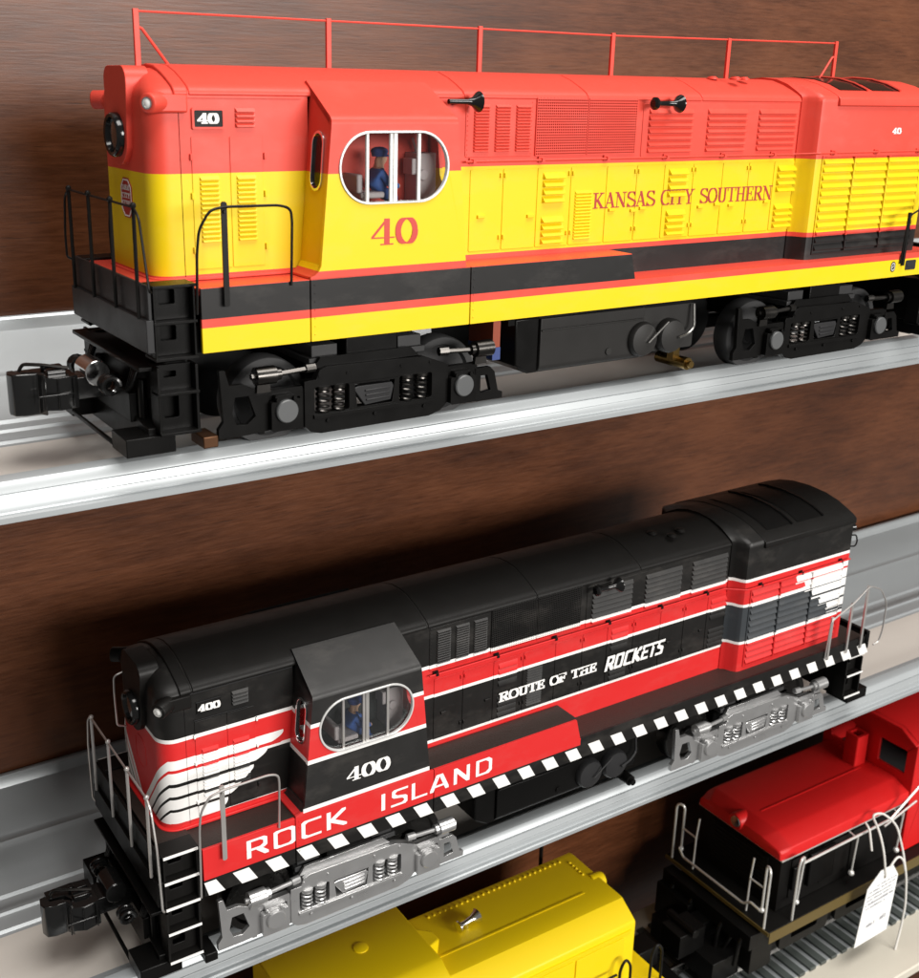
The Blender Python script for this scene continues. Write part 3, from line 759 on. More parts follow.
    pp = MB(); pp.tube([(16.1, -2.9, -1.4), (16.9, -2.95, -.75)], .035, 6); pp.build('lever', M['steel'] if up else M['dark_grey'], root); pp = MB(); pp.tube([(17.5, -2.9, -1.35), (18.0, -2.8, -1.3), (18.4, -2.7, -1.1), (18.4, -2.6, -.3)], .05, 6, .15)
    pp.build('pipe', M['steel'] if up else M['dark_grey'], root)
    ro = MB(); ro.cyl((18.3, -1.2, -2.42), (18.3, -2.65, -2.42), .22, n=20); ro.cyl((18.3, -2.65, -2.42), (18.3, -2.82, -2.42), .13, n=16); ro.box(17.9, 18.2, -2.3, -2.0, -2.35, -1.7)
    ro.build('pickup_roller', M['brass'] if up else M['under'], root)
    cp = MB(); cp.box(-.05, .38, -3.1, -2.2, -2.62, -2.30); cp.build('contact_shoe', M['copper'] if up else M['under'], root, .03)
    if up:
        cbd = MB(); cbd.box(10.0, 10.28, -2.3, -1.0, -1.05, -.02); CBD = cbd.build('circuit_board', M['orange'], root)
        q = MB(); q.box(9.99, 10.29, -2.32, -.98, -1.45, -1.05); q.build('board_foot', M['pblue'], CBD)
    # ---- trucks
    t1 = make_truck(root, P['truck'], M['rim'] if up else M['gun'], 0)
    copy_tree(t1, root, 19.75)
    # ---- railings
    hr = P['rail']
    r = MB()
    ys = (-2.64, -.88, .94, 2.70)
    for y in ys:
        r.tube([(-1.46, y, .95), (-1.45, y, 3.76)], .052, 8); r.ball((-1.45, y, 3.78), .085, 8)
    r.tube([(-1.45, -2.64, 3.74), (-1.45, 2.70, 3.74)], .035, 6)
    for s in (-1, 1):
        e = -2.64 if s < 0 else 2.70
        r.tube([(-1.45, e, 3.74), (-1.46, e + s * .38, 3.55), (-1.45, e + s * .66, 2.4), (-1.42, e + s * .74, .2 if not up else 1.75), (-1.32, e + s * .60, .02 if not up else 1.70)], .034, 7, .25)
    r.build('end_railing', hr, root)
    for fr in (near, far):
        q = MB(); q.plate(rrect(.585, .735, 1.20, 3.86, .04, 2), [], 3.30, 3.36, fr)
        zb = .05 if not up else 1.05
        q.tube([fr(-.13, zb, 3.24), fr(-.12, 2.6, 3.36), fr(-.05, 3.2, 3.38), fr(.25, 3.68, 3.41), fr(.66, 3.74, 3.41), fr(2.2, 3.72, 3.36), fr(2.52, 3.62, 3.36), fr(2.56, 3.3, 3.34), fr(2.56, 1.60, 3.24)], .037, 7, .18)
        q.cyl(fr(.66, 3.62, 3.38), fr(.66, 3.62, 3.43), .05, n=8)
        q.build('side_railing', hr, root)
        q = MB()
        for x, z in ((28.86, 2.44), (30.1, 2.84), (31.06, 3.44)): q.plate([(x - .06, .42), (x + .06, .42), (x + .07, z), (x - .07, z)], [], 3.22, 3.29, fr)
        q.tube([fr(28.7, .5, 3.25), fr(28.75, 2.3, 3.3), fr(29.2, 2.48, 3.31), fr(30.1, 2.82, 3.32), fr(31.06, 3.46, 3.32), fr(31.9, 3.1, 3.32), fr(32.45, 2.3, 3.32), fr(32.45, 1.0, 3.32), fr(32.3, .42, 3.3), fr(31.95, .36, 3.3)], .036, 7, .3)
        q.build('rear_railing', hr, root)
    g = MB()
    rp = [(8.95, -2.03, 4.60), (23.3, -2.03, 4.60), (23.9, -2.70, 4.66), (30.25, -2.70, 4.68)]
    g.tube(rp, .035, 6, .1)
    G = g.build('grab_rail', M['red_t'] if up else M['red_b'], root)
    for x, y in ((9.25, 1.92), (11.85, 1.92), (14.5, 1.92), (17.1, 1.92), (19.8, 1.92), (22.3, 1.92), (24.76, 2.56), (27.2, 2.56), (29.73, 2.56)):
        zz = .06 if y > 2 else 0
        k = MB(); k.box(x - .05, x + .05, -y - .17, -y, 4.56 + zz, 4.66 + zz); k.box(x - .1, x + .1, -y - .05, -y, 4.53 + zz, 4.70 + zz)
        k.build('clip', M['red_t'] if up else M['gloss_black'], G)
    # ---- horns
    def horn(x0, x1, double):
        h = MB(); y, z = -2.32, 6.30
        if double: prof = [(0, .12), (.06, .20), (.14, .20), (.2, .12), (.3, .085), (x1 - x0 - .3, .085), (x1 - x0 - .2, .14), (x1 - x0 - .08, .26), (x1 - x0, .29), (x1 - x0, .24), (x1 - x0 - .12, .08), (x1 - x0 - .12, 0)]
        else: prof = [(0, .07), (x1 - x0 - .4, .075), (x1 - x0 - .2, .14), (x1 - x0 - .06, .27), (x1 - x0, .30), (x1 - x0, .25), (x1 - x0 - .12, .08), (x1 - x0 - .12, 0)]
        h.lathe((x0, y, z), (1, 0, 0), prof, 20)
        xm = x0 + (x1 - x0) * .4
        h.cyl((xm, y, z), (xm, -1.9, z - .05), .06, n=8)
        h.build('horn', M['gloss_black'], root)
    horn(16.0, 17.2, True)
    if up: horn(8.1, 9.15, False)
    tp = MB()
    for x, y in ((20.4, -.55), (21.6, -.9), (20.9, -1.15)): tp.lathe((x, y, 7.1), (0, 0, 1), [(0, .2), (.05, .2), (.08, .14), (.10, .14), (.11, 0)], 14)
    tp.build('roof_vent', P['roof'], root)
    # rear marker and grab iron
    rm = MB(); rm.lathe((30.35, -2.1, 5.9), (1, -.25, 0), [(0, .2), (.5, .2), (.56, .14), (.56, 0)], 16)
    rm.tube([(30.4, -2.45, 5.15), (30.75, -2.5, 5.1), (30.85, -2.5, 5.3), (30.8, -2.45, 5.6), (30.4, -2.4, 5.65)], .035, 6, .1)
    rm.build('rear_marker', M['gloss_black'] if not up else M['red_t'], root)
    return root

def stadium_v(cx, cy, w, h, n=10):
    r = w / 2; d = h / 2 - r
    return arc(cx, cy + d, r, r, 0, 180, n) + arc(cx, cy - d, r, r, 180, 360, n)

# ------------------------------------------------------------------ placing
from mathutils import Quaternion
rv = Vector((0.00250642383, -0.00437137503, -0.00594957474))
STEP = Matrix.Translation((-.383029744, .757448727, -17.2933035)) @ Matrix.Rotation(rv.length, 4, rv.normalized())
BASE = Vector((0, 3.2, -ZR))
IDN = Matrix.Identity(4)

locoT = empty('diesel_locomotive', BASE, 'scarlet and yellow model diesel locomotive with black frame, standing on the upper shelf', 'model train', 'full length model diesels on the shelves', IDN)
make_loco(locoT, dict(upper=True, hood=M['u_hood'], cab=M['u_cab'], skirt=M['u_skirt'], rad=M['u_hood'], roof=M['red_t'], walk=M['red_t'], truck=M['under'], rail=M['black']))
locoB = empty('diesel_locomotive', BASE, 'black and red model diesel locomotive with white nose stripes, on the middle shelf', 'model train', 'full length model diesels on the shelves', STEP)
make_loco(locoB, dict(upper=False, hood=M['m_hood'], cab=M['m_cab'], skirt=M['m_skirt'], rad=M['m_rad'], roof=M['black'], walk=M['tread'], truck=M['silver'], rail=M['wire_grey']))

# ---- writing on the upper locomotive
KCP = {'T': (.13, .065), 'n': (.045, .065), 'c': (.105, .065)}
adv = lambda q: sum(SERIF[c][0] for c in q)
FULL = 'KANSAS CITY SOUTHERN'; kx = 8.45 / adv(FULL)
for wd in FULL.split():
    t = MB(); text(t, wd, SERIF, 14.08 + kx * adv(FULL[:FULL.index(wd)]), 3.03, .50, 1.932, width=kx * adv(wd), pens=KCP)
    t.build('lettering', M['text_red'], locoT)
t = MB(); text(t, '40', SERIF, 5.03, 2.50, .72, 3.206, width=1.55, pens={'T': (.16, .05), 'n': (.055, .05), 'c': (.16, .05)}); t.build('cab_number', M['num_red'], locoT)
t = MB(); text(t, '40', SERIF, 28.05, 5.30, .22, 2.57, width=.5, pens={'T': (.24, .12), 'n': (.14, .12), 'c': (.24, .12)}); t.build('small_number', M['white'], locoT)
# emblem on the nose: red shield with white outline and three lines of tiny lettering
em = MB(); fx = lambda u, v, w: (-w, u, v)
oct_ = lambda k: [(-.20 * k, 4.24 + .02 * k - .02), (.20 * k, 4.24 + .02 * k - .02), (.42 * k, 4.02), (.42 * k, 3.42), (.20 * k, 3.20 - .02 * k + .02), (-.20 * k, 3.20 - .02 * k + .02), (-.42 * k, 3.42), (-.42 * k, 4.02)]
em.plate(oct_(1.0), [], .60, .700, fx); EM = em.build('nose_emblem', M['text_red'], locoT)
eo = MB(); eo.plate([(u * .93, 3.72 + (v - 3.72) * .94) for u, v in oct_(1)], [[(u * .82, 3.72 + (v - 3.72) * .87) for u, v in oct_(1)]], .69, .706, fx)
fr_em = lambda u, v, w: (-w, -u, v)
for s, z in (('KANSAS', 3.93), ('CITY', 3.72), ('SOUTHERN', 3.52)):
    text(eo, s, SERIF, -.29, z, .13, .706, fr_em, width=.60, pens={'T': (.16, .12), 'n': (.12, .12), 'c': (.14, .12)})
eo.build('emblem_lettering', M['white'], EM)
pl = MB(); pl.plate(rrect(29.1, 29.75, .22, .60, .04, 2), [], 3.2, 3.215); pl.box(29.2, 29.62, -3.23, -3.2, .34, .48); pl.build('builder_plate', M['dark_grey'], locoT, .01)
sd = MB(); sd.plate(stadium_v(28.35, .40, .28, .40), [], 3.2, 3.212); SD = sd.build('sill_emblem', M['black'], locoT)
sd = MB(); sd.plate(stadium_v(28.35, .40, .22, .32), [stadium_v(28.35, .40, .15, .22)], 3.2, 3.216); sd.plate([(28.30, .34), (28.40, .44), (28.38, .47), (28.28, .37)], [], 3.2, 3.216); sd.build('ring', M['wire_white'], SD)
# radio aerial of red posts and a thin rod along the roof
ae = MB(); PX = (-.17, 5.48, 10.77, 16.18, 21.65, 27.45)
zt = lambda x: 8.42 + .12 * max(0, (x - 20) / 8)
ae.tube([(PX[0], 0, 8.42), (PX[3], 0, 8.40), (PX[-1], 0, 8.52)], .028, 6)
AE = ae.build('roof_aerial', M['red_t'], locoT)
for i, x in enumerate(PX):
    p = MB(); p.box(x - .075, x + .075, -.05, .05, 7.05, zt(x) + .06)
    if i in (0, 5):
        s = 1 if i == 0 else -1
        p.tube([(x, 0, 8.05), (x + s * .15, 0, 8.0), (x + s * .85, 0, 7.1)], .045, 6)
    p.build('post', M['red_t'], AE, .012)

# ---- writing on the middle locomotive
pb = {'T': (.15, .13), 'n': (.11, .12), 'c': (.14, .125)}
t = MB()
text(t, 'ROCK', SANS, 1.42, .82, .66, 3.206, width=3.75, pens=pb); t.build('lettering', M['white'], locoB); t = MB(); text(t, 'ISLAND', SANS, 6.30, .82, .64, 3.206, width=4.78, pens=pb)
t.build('lettering', M['white'], locoB)
FULL = 'ROUTE OF THE'; kx = 4.62 / adv(FULL)
for wd in FULL.split():
    t = MB(); text(t, wd, SERIF, 12.03 + kx * adv(FULL[:FULL.index(wd)]), 2.66, .38, 1.985, width=kx * adv(wd), pens={'T': (.21, .14), 'n': (.13, .14), 'c': (.18, .14)})
    t.build('side_lettering', M['white'], locoB)
t = MB()
text(t, 'ROCKETS', SANS, 17.08, 2.50, .62, 1.985, width=3.05, slant=.22, pens={'T': (.27, .2), 'n': (.2, .17), 'c': (.25, .17)})
t.build('side_lettering', M['white'], locoB)
t = MB(); text(t, '400', SERIF, 5.02, 2.38, .50, 3.206, width=1.66, pens={'T': (.20, .08), 'n': (.07, .07), 'c': (.20, .07)}); t.build('cab_number', M['white'], locoB)
for k in range(29):
    x = -.16 + 1.11 * k
    q = [(max(x, .0), .50), (max(x + .55, 0), .50), (x + .84, -.005), (max(x + .30, .0), -.005)]
    if x > 31.0: break
    s = MB(); s.plate(q, [], 3.198, 3.206); s.build('white_block', M['white'], locoB)
em = MB(); em.plate(oct_(1.15), [oct_(1.02)], .60, .692, fx); em.build('nose_emblem', M['red_b'], locoB)

# ---- engineers sitting in the cabs
def person(matrix, label):
    root = empty('person', BASE, label, 'figure', 'engineers behind the cab windows', matrix)
    me = bpy.data.meshes.new('body')
    J = {'pel': (5.45, -2.15, 3.98, .20), 'wst': (5.50, -2.15, 4.15, .19), 'chs': (5.56, -2.15, 4.42, .21), 'nck': (5.60, -2.15, 4.60, .085), 'hd': (5.64, -2.15, 4.76, .145), 'crn': (5.62, -2.15, 4.92, .13),
         'ls': (5.56, -2.40, 4.48, .09), 'le': (5.72, -2.50, 4.20, .075), 'lh': (6.02, -2.42, 4.16, .055), 'rs': (5.56, -1.90, 4.48, .09), 're': (5.74, -1.82, 4.20, .075), 'rh': (6.04, -1.9, 4.18, .055),
         'lk': (5.92, -2.30, 3.98, .11), 'lf': (5.95, -2.30, 3.55, .085), 'lt': (6.12, -2.30, 3.50, .06), 'rk': (5.92, -2.0, 3.98, .11), 'rf': (5.95, -2.0, 3.55, .085), 'rt': (6.12, -2.0, 3.50, .06), 'ns': (5.80, -2.15, 4.75, .035)}
    J = {k: (5.70 + (v[0] - 5.64) * 1.2, -2.56 + (v[1] + 2.15) * 1.1, 4.72 + (v[2] - 4.76) * 1.12, v[3] * 1.34) for k, v in J.items()}
    for k in ('lf', 'rf', 'lt', 'rt'): J[k] = (J[k][0], J[k][1], J[k][2] + .18, J[k][3])
    ks = list(J); ed = [('pel', 'wst'), ('wst', 'chs'), ('chs', 'nck'), ('nck', 'hd'), ('hd', 'crn'), ('hd', 'ns'), ('chs', 'ls'), ('ls', 'le'), ('le', 'lh'), ('chs', 'rs'), ('rs', 're'), ('re', 'rh'), ('pel', 'lk'), ('lk', 'lf'), ('lf', 'lt'), ('pel', 'rk'), ('rk', 'rf'), ('rf', 'rt')]
    me.from_pydata([(J[k][0], J[k][1], J[k][2] + ZR) for k in ks], [(ks.index(a), ks.index(b)) for a, b in ed], [])
    o = bpy.data.objects.new('body', me); COL.objects.link(o); o.parent = root
    sk = o.modifiers.new('skin', 'SKIN'); sk.use_smooth_shade = True
    for i, k in enumerate(ks):
        me.skin_vertices[0].data[i].radius = (J[k][3], J[k][3]); me.skin_vertices[0].data[i].use_root = (k == 'pel')
    ss = o.modifiers.new('sub', 'SUBSURF'); ss.levels = 2; ss.render_levels = 2
    m, N, b, (x, y, z, vec) = new_mat('engineer_clothes_and_skin', (.03, .05, .16), rough=.65)
    c = N.mix((.05, .12, .38), N.gt(z, 4.52), (.72, .42, .28))
    c = N.mix(c, N.mul(N.gt(x, 6.10), N.between(z, 3.9, 4.2)), (.60, .32, .21))
    m.node_tree.links.new(c, b.inputs['Base Color']); me.materials.append(m)
    cp = MB(); cp.lathe((5.67, -2.56, 4.84), (0, 0, 1), [(0, .21), (.05, .22), (.14, .25), (.20, .22), (.25, .12), (.26, 0)], 18)
    cp.plate([(5.82, -2.74), (6.0, -2.66), (6.05, -2.56), (6.0, -2.46), (5.82, -2.38)], [], 4.84, 4.875, lambda u, v, w: (u, v, w))
    cp.build('cap', M['cap_blue'], root)
    return root
person(IDN, 'small seated figure in blue overalls and cap at the window of the yellow cab')
person(STEP, 'small seated figure in blue overalls and cap at the window of the black cab')

# ------------------------------------------------------------------ shelves and wall
PROFILE = [(.70, -3.97), (.65, -3.95), (.64, -3.80), (.70, -3.765), (.85, -3.77), (.88, -3.74), (.885, -3.56), (.895, -3.53), (.93, -3.52), (.985, -3.30), (1.04, -3.285), (1.045, -3.25), (1.005, -3.235), (1.07, -3.09), (1.16, -3.0), (1.28, -2.96), (1.58, -2.955), (1.74, -3.03), (1.82, -3.30), (1.92, -3.46),
           (2.5, -3.49), (4.5, -3.50), (5.70, -3.50), (5.86, -3.46), (5.95, -3.38), (6.1, -3.36), (6.45, -3.36), (6.58, -3.32), (6.66, -3.24), (6.80, -3.24), (6.90, -3.32), (7.2, -3.34), (7.40, -3.28), (7.50, -3.18), (7.62, -3.14),
           (7.78, -3.08), (8.2, -2.86), (8.95, -2.40), (9.08, -2.30), (9.18, -2.22), (9.30, -2.20), (9.42, -2.12), (9.55, -2.00), (10.3, -1.55), (10.9, -1.14), (10.98, -.95), (11.0, -.80), (11.06, -.72), (11.16, -.70), (11.28, -.74)]
def shelf(matrix, label, mat):
    root_m = matrix
    mb = MB(); x0, x1 = -40, 95
    low = [(y, z - .16) for y, z in PROFILE]
    low[0] = (.78, -3.99); 
    ring = lambda x: [(x, y, z) for y, z in PROFILE] + [(x, 11.30, -1.4)] + [(x, y, z - .02) for y, z in reversed(low[20:-6])] + [(x, 1.0, -3.99)]
    mb.loft([ring(x0), ring(x1)], smooth=True)
    o = mb.build('display_shelf', mat, None, 0, dz=0, angle=26)
    o.matrix_world = matrix
    fl = MB(); fl.box(x0 + .1, x1 - .1, 1.96, 5.74, -3.52, -3.485); fl.build('channel_floor', M['floor'], o, 0, dz=0)  # thin sheet over the metal floor, coloured for the reflected wood
    o['label'] = label; o['category'] = 'shelf'; o['group'] = 'extruded shelves on the wood panel'
    return o
shelf(IDN, 'upper silver aluminium shelf carrying the scarlet and yellow locomotive', M['alu'])
shelf(STEP, 'middle silver aluminium shelf carrying the black and red locomotive', M['alu'])

wl = MB(); wl.box(-60, 130, 0, 3, -75, 45)
W = wl.build('wall', M['wood'], None, 0, dz=0)
tilt = math.atan2(.757, 17.293)
W.matrix_world = Matrix.Translation((0, 11.34, -.73)) @ Matrix.Rotation(tilt, 4, 'X')
W['label'] = 'brown wood grain panel behind the shelves'; W['category'] = 'wall'

# ------------------------------------------------------------------ lowest shelf: yellow and red switchers on a track
C2 = STEP @ STEP
CY = 2.6
def cset(o): return o
bd = MB(); bd.box(-40, 95, -3.7 , 7.6, -5.0, -4.42); pass
bo = bd.build('display_shelf', M['board'], None, .08, dz=ZR); bo.matrix_world = C2 @ Matrix.Translation(BASE)
bo['label'] = 'lowest beige shelf board with a model track on it'; bo['category'] = 'shelf'
trk = empty('model_track', BASE, 'grey model track with dark ties on the lowest beige shelf', 'track', None, C2)
for y in (CY - 1.6, CY, CY + 1.6):
    r = MB(); r.plate([(y - .16, -4.16), (y + .16, -4.16), (y + .06, -4.05), (y + .06, -3.8), (y + .12, -3.74), (y + .08, -3.66), (y - .08, -3.66), (y - .12, -3.74), (y - .06, -3.8), (y - .06, -4.05)], [], -20, 75, lambda u, v, w: (w, u, v))
    r.build('rail', M['steel'], trk)
tb = MB(); tb.box(-20, 75, CY - 3.5, CY + 3.5, -4.41, -4.34); tb.build('roadbed', M['alu'], trk)
tie0 = None
for i in range(62):
    x = 20 + i * .86
    if tie0 is None:
        t_ = MB(); t_.box(0, .46, CY - 3.62, CY + 3.62, -4.36, -4.17); tie0 = t_.build('tie', M['tie'], trk, .03); tie0.location.x = x
    else:
        c = tie0.copy(); COL.objects.link(c); c.parent = trk; c.location.x = x

def chamfer_box(mb, x0, x1, hw, flat, zt, zc, zb, endc=0.0):
    prof = [(CY + flat, zt), (CY + hw, zc), (CY + hw, zb), (CY - hw, zb), (CY - hw, zc), (CY - flat, zt)]
    def ring(x, k=0, dz=0): return [(x, CY + (y - CY) * (1 - k), z - (dz if z > zc else dz * .4 if z == zc else 0)) for y, z in prof]
    a = [ring(x0 + endc), ring(x1)] if endc >= 0 else [ring(x0), ring(x1)]
    mb.loft(a, smooth=False)
# yellow switcher
ysw = empty('switcher_locomotive', BASE, 'bright yellow model switcher with a riveted hood, cut off by the bottom edge', 'model train', 'small switchers on the lowest shelf', C2 @ Matrix.Translation((0, 0, .45)))
h = MB(); h.loft([[(x, CY + y, z) for y, z in [(1.95, 4.1), (2.2, 4.05), (2.72, 3.45), (2.75, 3.3), (2.75, -.3), (-2.75, -.3), (-2.75, 3.3), (-2.70, 3.45), (-1.75, 4.08), (-1.55, 4.1)]] for x in (12.6, 22.9)], smooth=True)
HY = h.build('hood', M['yel_c'], ysw, .06, angle=25)
q = MB()
q.box(13.2, 21.5, CY - .62, CY - .52, 4.10, 4.125)
for x in lin(14.2, 21.9, 26): q.ball((x, CY + 1.82, 4.1), .075, 8)
for y in lin(CY + 1.5, CY + .5, 5): q.ball((22.3, y, 4.1), .075, 8)
q.build('rivets', M['yel_c'], HY)
q = MB()
for a, b in ((13.5, 16.3), (16.4, 19.2), (19.3, 22.2)): q.plate(rrect(a, b, .4, 2.8, .08), [], 2.75 - CY, 2.82 - CY)
q.box(13.2, 22.6, CY - 2.84, CY - 2.75, 3.0, 3.1)
q.build('door_panel', M['yel_c'], HY, .02)
q = MB(); q.lathe((22.5, CY + .15, 3.72), (1, 0, 0), [(0, .45), (.55, .42), (.75, .36), (.75, .28), (.7, 0)], 20); q.build('headlight', M['yel_c'], ysw)
q = MB(); q.lathe((14.75, 2.85, 4.42), (1, .12, .06), [(0, .12), (.04, .28), (.12, .28), (.18, .14), (.5, .12), (.85, .16), (1.1, .26), (1.2, .34), (1.2, .28), (1.05, .1), (1.05, 0)], 20); q.cyl((15.3, 2.9, 4.1), (15.3, 2.9, 4.4), .1)
q.build('horn', M['chrome'], ysw)
q = MB()
rp = [(3.05, 4.2), (3.0, 4.62), (2.8, 4.90), (2.6, 5.0), (-1.35, 5.0), (-1.6, 4.96), (-2.9, 4.25), (-3.05, 4.0)]
q.loft([[(x, CY + y, z) for y, z in rp + [(-3.05, -.3), (3.05, -.3)]] for x in (5.9, 12.75)], smooth=False)
CBY = q.build('cab', M['yel_c'], ysw, .06)
q = MB(); q.lathe((10.05, 3.45, 5.0), (0, 0, 1), [(0, .34), (.03, .33), (.05, .28), (.05, 0)], 22); q.build('roof_hatch', M['yel_c'], CBY)
q = MB(); q.loft([[(12.7, 3.4, 4.9), (12.7, 2.0, 4.9), (12.7, 2.0, 4.1), (12.7, 3.4, 4.1)], [(13.5, 3.0, 4.7), (13.5, 2.4, 4.7), (13.3, 2.2, 4.1), (13.3, 3.2, 4.1)]], smooth=False); q.build('headlight_box', M['yel_c'], CBY, .08)
q = MB(); q.lathe((6.6, 3.2, 4.95), (0, 0, 1), [(0, .5), (.12, .5), (.16, .4), (.16, 0)], 16)
q = MB(); q.box(5.0, 24.6, CY - 3.5, CY + 3.5, -.7, -.3); q.build('deck', M['yel_c'], ysw, .04)
q = MB(); q.box(8, 23.6, CY - 2.3, CY + 2.3, -3.6, -.7); q.box(24.6, 26.9, CY - .6, CY + .6, -2.6, -1.4); q.box(23.6, 25.4, CY - 2.8, CY + 3.2, -4.2, -1.4); q.box(25.4, 27.6, CY - 1.8, CY + 2.6, -4.4, -3.0); q.build('underframe', M['under'], ysw, .05)
q = MB()
for x in (21.9, 23.9): q.tube([(x - .35, CY - 3.3, -.3), (x - .3, CY - 3.3, 1.6), (x, CY - 3.3, 2.1), (x + .35, CY - 3.3, 1.6), (x + .4, CY - 3.3, -.3)], .07, 7, .3)
q.tube([(12.9, CY - 3.3, 1.4), (21.4, CY - 3.3, 1.4)], .06, 7)
q.build('handrail', M['black'], ysw)
q = MB(); q.tube([(21.6, CY + 2.9, -.3), (21.6, CY + 2.9, 5.0)], .1, 7); q.build('stack', M['black'], ysw)

# red switcher
rsw = empty('switcher_locomotive', BASE, 'red topped black model switcher with white handrails and a price tag', 'model train', 'small switchers on the lowest shelf', C2 @ Matrix.Translation((-.3, 0, .45)))
h = MB()
def redring(x, k, zt):
    return [(x, CY + y, z) for y, z in [(2.45 - k, zt), (2.62 - k, zt - .06), (2.95 - k * .5, 3.6 - k * .3), (2.98 - k * .3, 3.4 - k * .1), (2.98 - k * .2, 2.98), (-2.98 + k * .2, 2.98), (-2.98 + k * .3, 3.4 - k * .1), (-2.93 + k * .5, 3.6 - k * .3), (-2.05 + k, zt - .05), (-1.85 + k, zt)]]
h.loft([redring(32.95, .55, 3.45), redring(33.02, .40, 3.62), redring(33.6, .06, 4.0), redring(33.8, 0, 4.02), redring(43.2, 0, 4.02)], smooth=True)
HR = h.build('hood_roof', M['red_c'], rsw, .04, angle=28)
q = MB(); q.box(34.2, 42.3, CY - .36, CY - .28, 4.02, 4.045); q.build('roof_seam', M['red_c'], HR)
q = MB(); q.box(33.05, 43.2, CY - 2.96, CY + 2.96, 2.90, 2.98); q.build('trim_line', M['wire_white'], HR)
q = MB(); q.box(33.2, 43.2, CY - 2.8, CY + 2.8, -.3, 2.9)
for a in (34.0, 36.4, 38.8): q.plate(rrect(a, a + 2.2, .2, 2.6, .08), [], 2.8 - CY, 2.86 - CY)
q.box(33.12, 33.2, CY - 2.0, CY + 2.0, .2, 2.6)
for z in lin(.4, 2.4, 9): q.box(33.06, 33.14, CY - 1.8, CY + 1.8, z, z + .09)
HB = q.build('hood_side', M['black'], rsw, .02)
q = MB(); q.lathe((33.7, CY + .2, 3.52), (-1, 0, 0), [(0, .48), (.75, .48), (.85, .42), (.8, .30)], 20); HLr = q.build('headlight', M['red_c'], rsw)
q = MB(); q.lathe((32.9, CY + .2, 3.52), (-1, 0, 0), [(0, .33), (.04, .30), (.06, 0)], 18); q.build('lens', M['chrome'], HLr)
q = MB(); o = rrect(42.0, 42.95, 2.45, 3.35, .1); q.plate(o, [[(42.0 + (x - 42.0) * .62 + .18, 2.45 + (y - 2.45) * .62 + .17) for x, y in o]], 4.0, 5.9, lambda u, v, w: (u, v, w)); q.build('exhaust_stack', M['red_c'], rsw, .04)
q = MB()
q.plate([(-.45, -.3), (5.65, -.3), (5.65, 6.6), (4.6, 7.2), (.6, 7.2), (-.45, 6.6)], [rrect(.15, 1.9, 4.45, 5.9, .1), rrect(3.6, 5.1, 4.35, 5.9, .1)], 43.2, 43.4, lambda u, v, w: (w, u, v))
q.plate([(43.4, -.3), (52, -.3), (52, 6.6), (43.4, 6.6)], [rrect(44.4, 46.4, 3.2, 5.6, .1)], .25, .45, lambda u, v, w: (u, -w, v))
q.loft([[(x, y, z) for y, z in [(-.45, 6.6), (.6, 7.2), (4.6, 7.2), (5.65, 6.6), (5.55, 6.5), (4.5, 7.05), (.7, 7.05), (-.4, 6.5)]] for x in (43.0, 52)], smooth=False)
q.box(43.4, 52, 5.5, 5.65, -.3, 6.6)
CR = q.build('cab', M['red_c'], rsw, .04)
q = MB(); q.box(43.42, 52, .0, 5.4, -.2, 3.4); q.box(48, 48.2, .0, 5.4, 3.4, 6.5); q.build('cab_interior', M['interior_dark'], CR)
q = MB(); q.box(31.7, 52, CY - 3.75, CY + 3.75, -.62, -.36); DK = q.build('deck', M['black'], rsw, .03)
q = MB(); q.box(31.72, 52, CY - 3.80, CY - 3.76, -1.02, -.37); q.box(31.64, 31.69, CY - 3.75, CY + 3.75, -.58, -.36); q.build('sill', M['olive'], rsw)
q = MB(); q.box(33, 52, CY - 2.4, CY + 2.4, -3.4, -.62)
for c in (35.2, 39.6):
    q.plate(rrect(c - 1.9, c + 1.9, -2.6, -1.15, .3), [rrect(c - 1.0, c + 1.0, -2.1, -1.5, .1)], 3.0 - CY, 3.25 - CY)
    q.cyl((c - 1.1, CY - 2.2, -2.6), (c - 1.1, CY - 1.4, -2.6), 1.05, n=26); q.cyl((c + 1.1, CY - 2.2, -2.6), (c + 1.1, CY - 1.4, -2.6), 1.05, n=26)
q.box(31.6, 33.2, CY - 2.9, CY + 2.9, -3.6, -1.1); q.box(29.6, 31.6, CY - 2.2, CY + 2.4, -4.0, -2.6); q.box(30.6, 31.6, CY + .8, CY + 3.2, -3.4, -1.4)
q.box(30.0, 31.7, CY - .5, CY + .5, -2.6, -1.6); q.cyl((30.0, CY - .1, -2.7), (30.0, CY - .1, -1.5), .4, n=12)
for y in (-1.9, 1.9): q.tube([(31.6, CY + y, -1.2), (31.1, CY + y, -1.6), (31.0, CY + y * .8, -2.6)], .12, 7, .2)
q.box(28.4, 30.2, CY - .9, CY + .5, -2.7, -1.3); q.box(31.0, 31.7, CY - 3.2, CY + 3.2, -1.6, -.7); q.cyl((29.2, CY - 1.2, -1.2), (29.2, CY + .8, -1.2), .25, n=10)
for y in (-2.6, -1.2, 1.0, 2.4): q.tube([(31.6, CY + y, -.8), (30.9, CY + y, -1.4), (30.7, CY + y, -2.8)], .13, 7, .3)
q.build('underframe', M['under'], rsw, .06)
q = MB()
y0, y1 = CY - 3.35, CY + 3.35
for s, y in ((-1, y0), (1, y1)):                             # end posts: inverted U either side
    q.tube([(31.75, y, -.36), (31.75, y, 3.0), (31.80, y + .1 * -s, 3.2), (31.9, y - s * .35, 3.2), (31.95, y - s * .42, 3.0), (31.95, y - s * .42, .5)], (.066), 8, .15)
    q.ball((31.95, y - s * .42, .42), .15)
    q.tube([(31.95, y - s * .42, 1.75), (31.95, y - s * 1.4, 1.75)], (.052), 7); q.tube([(32.1, y - s * 1.4, 2.9), (31.98, y - s * 1.4, 1.75), (31.95, y - s * 1.4, -.3)], (.052), 7)
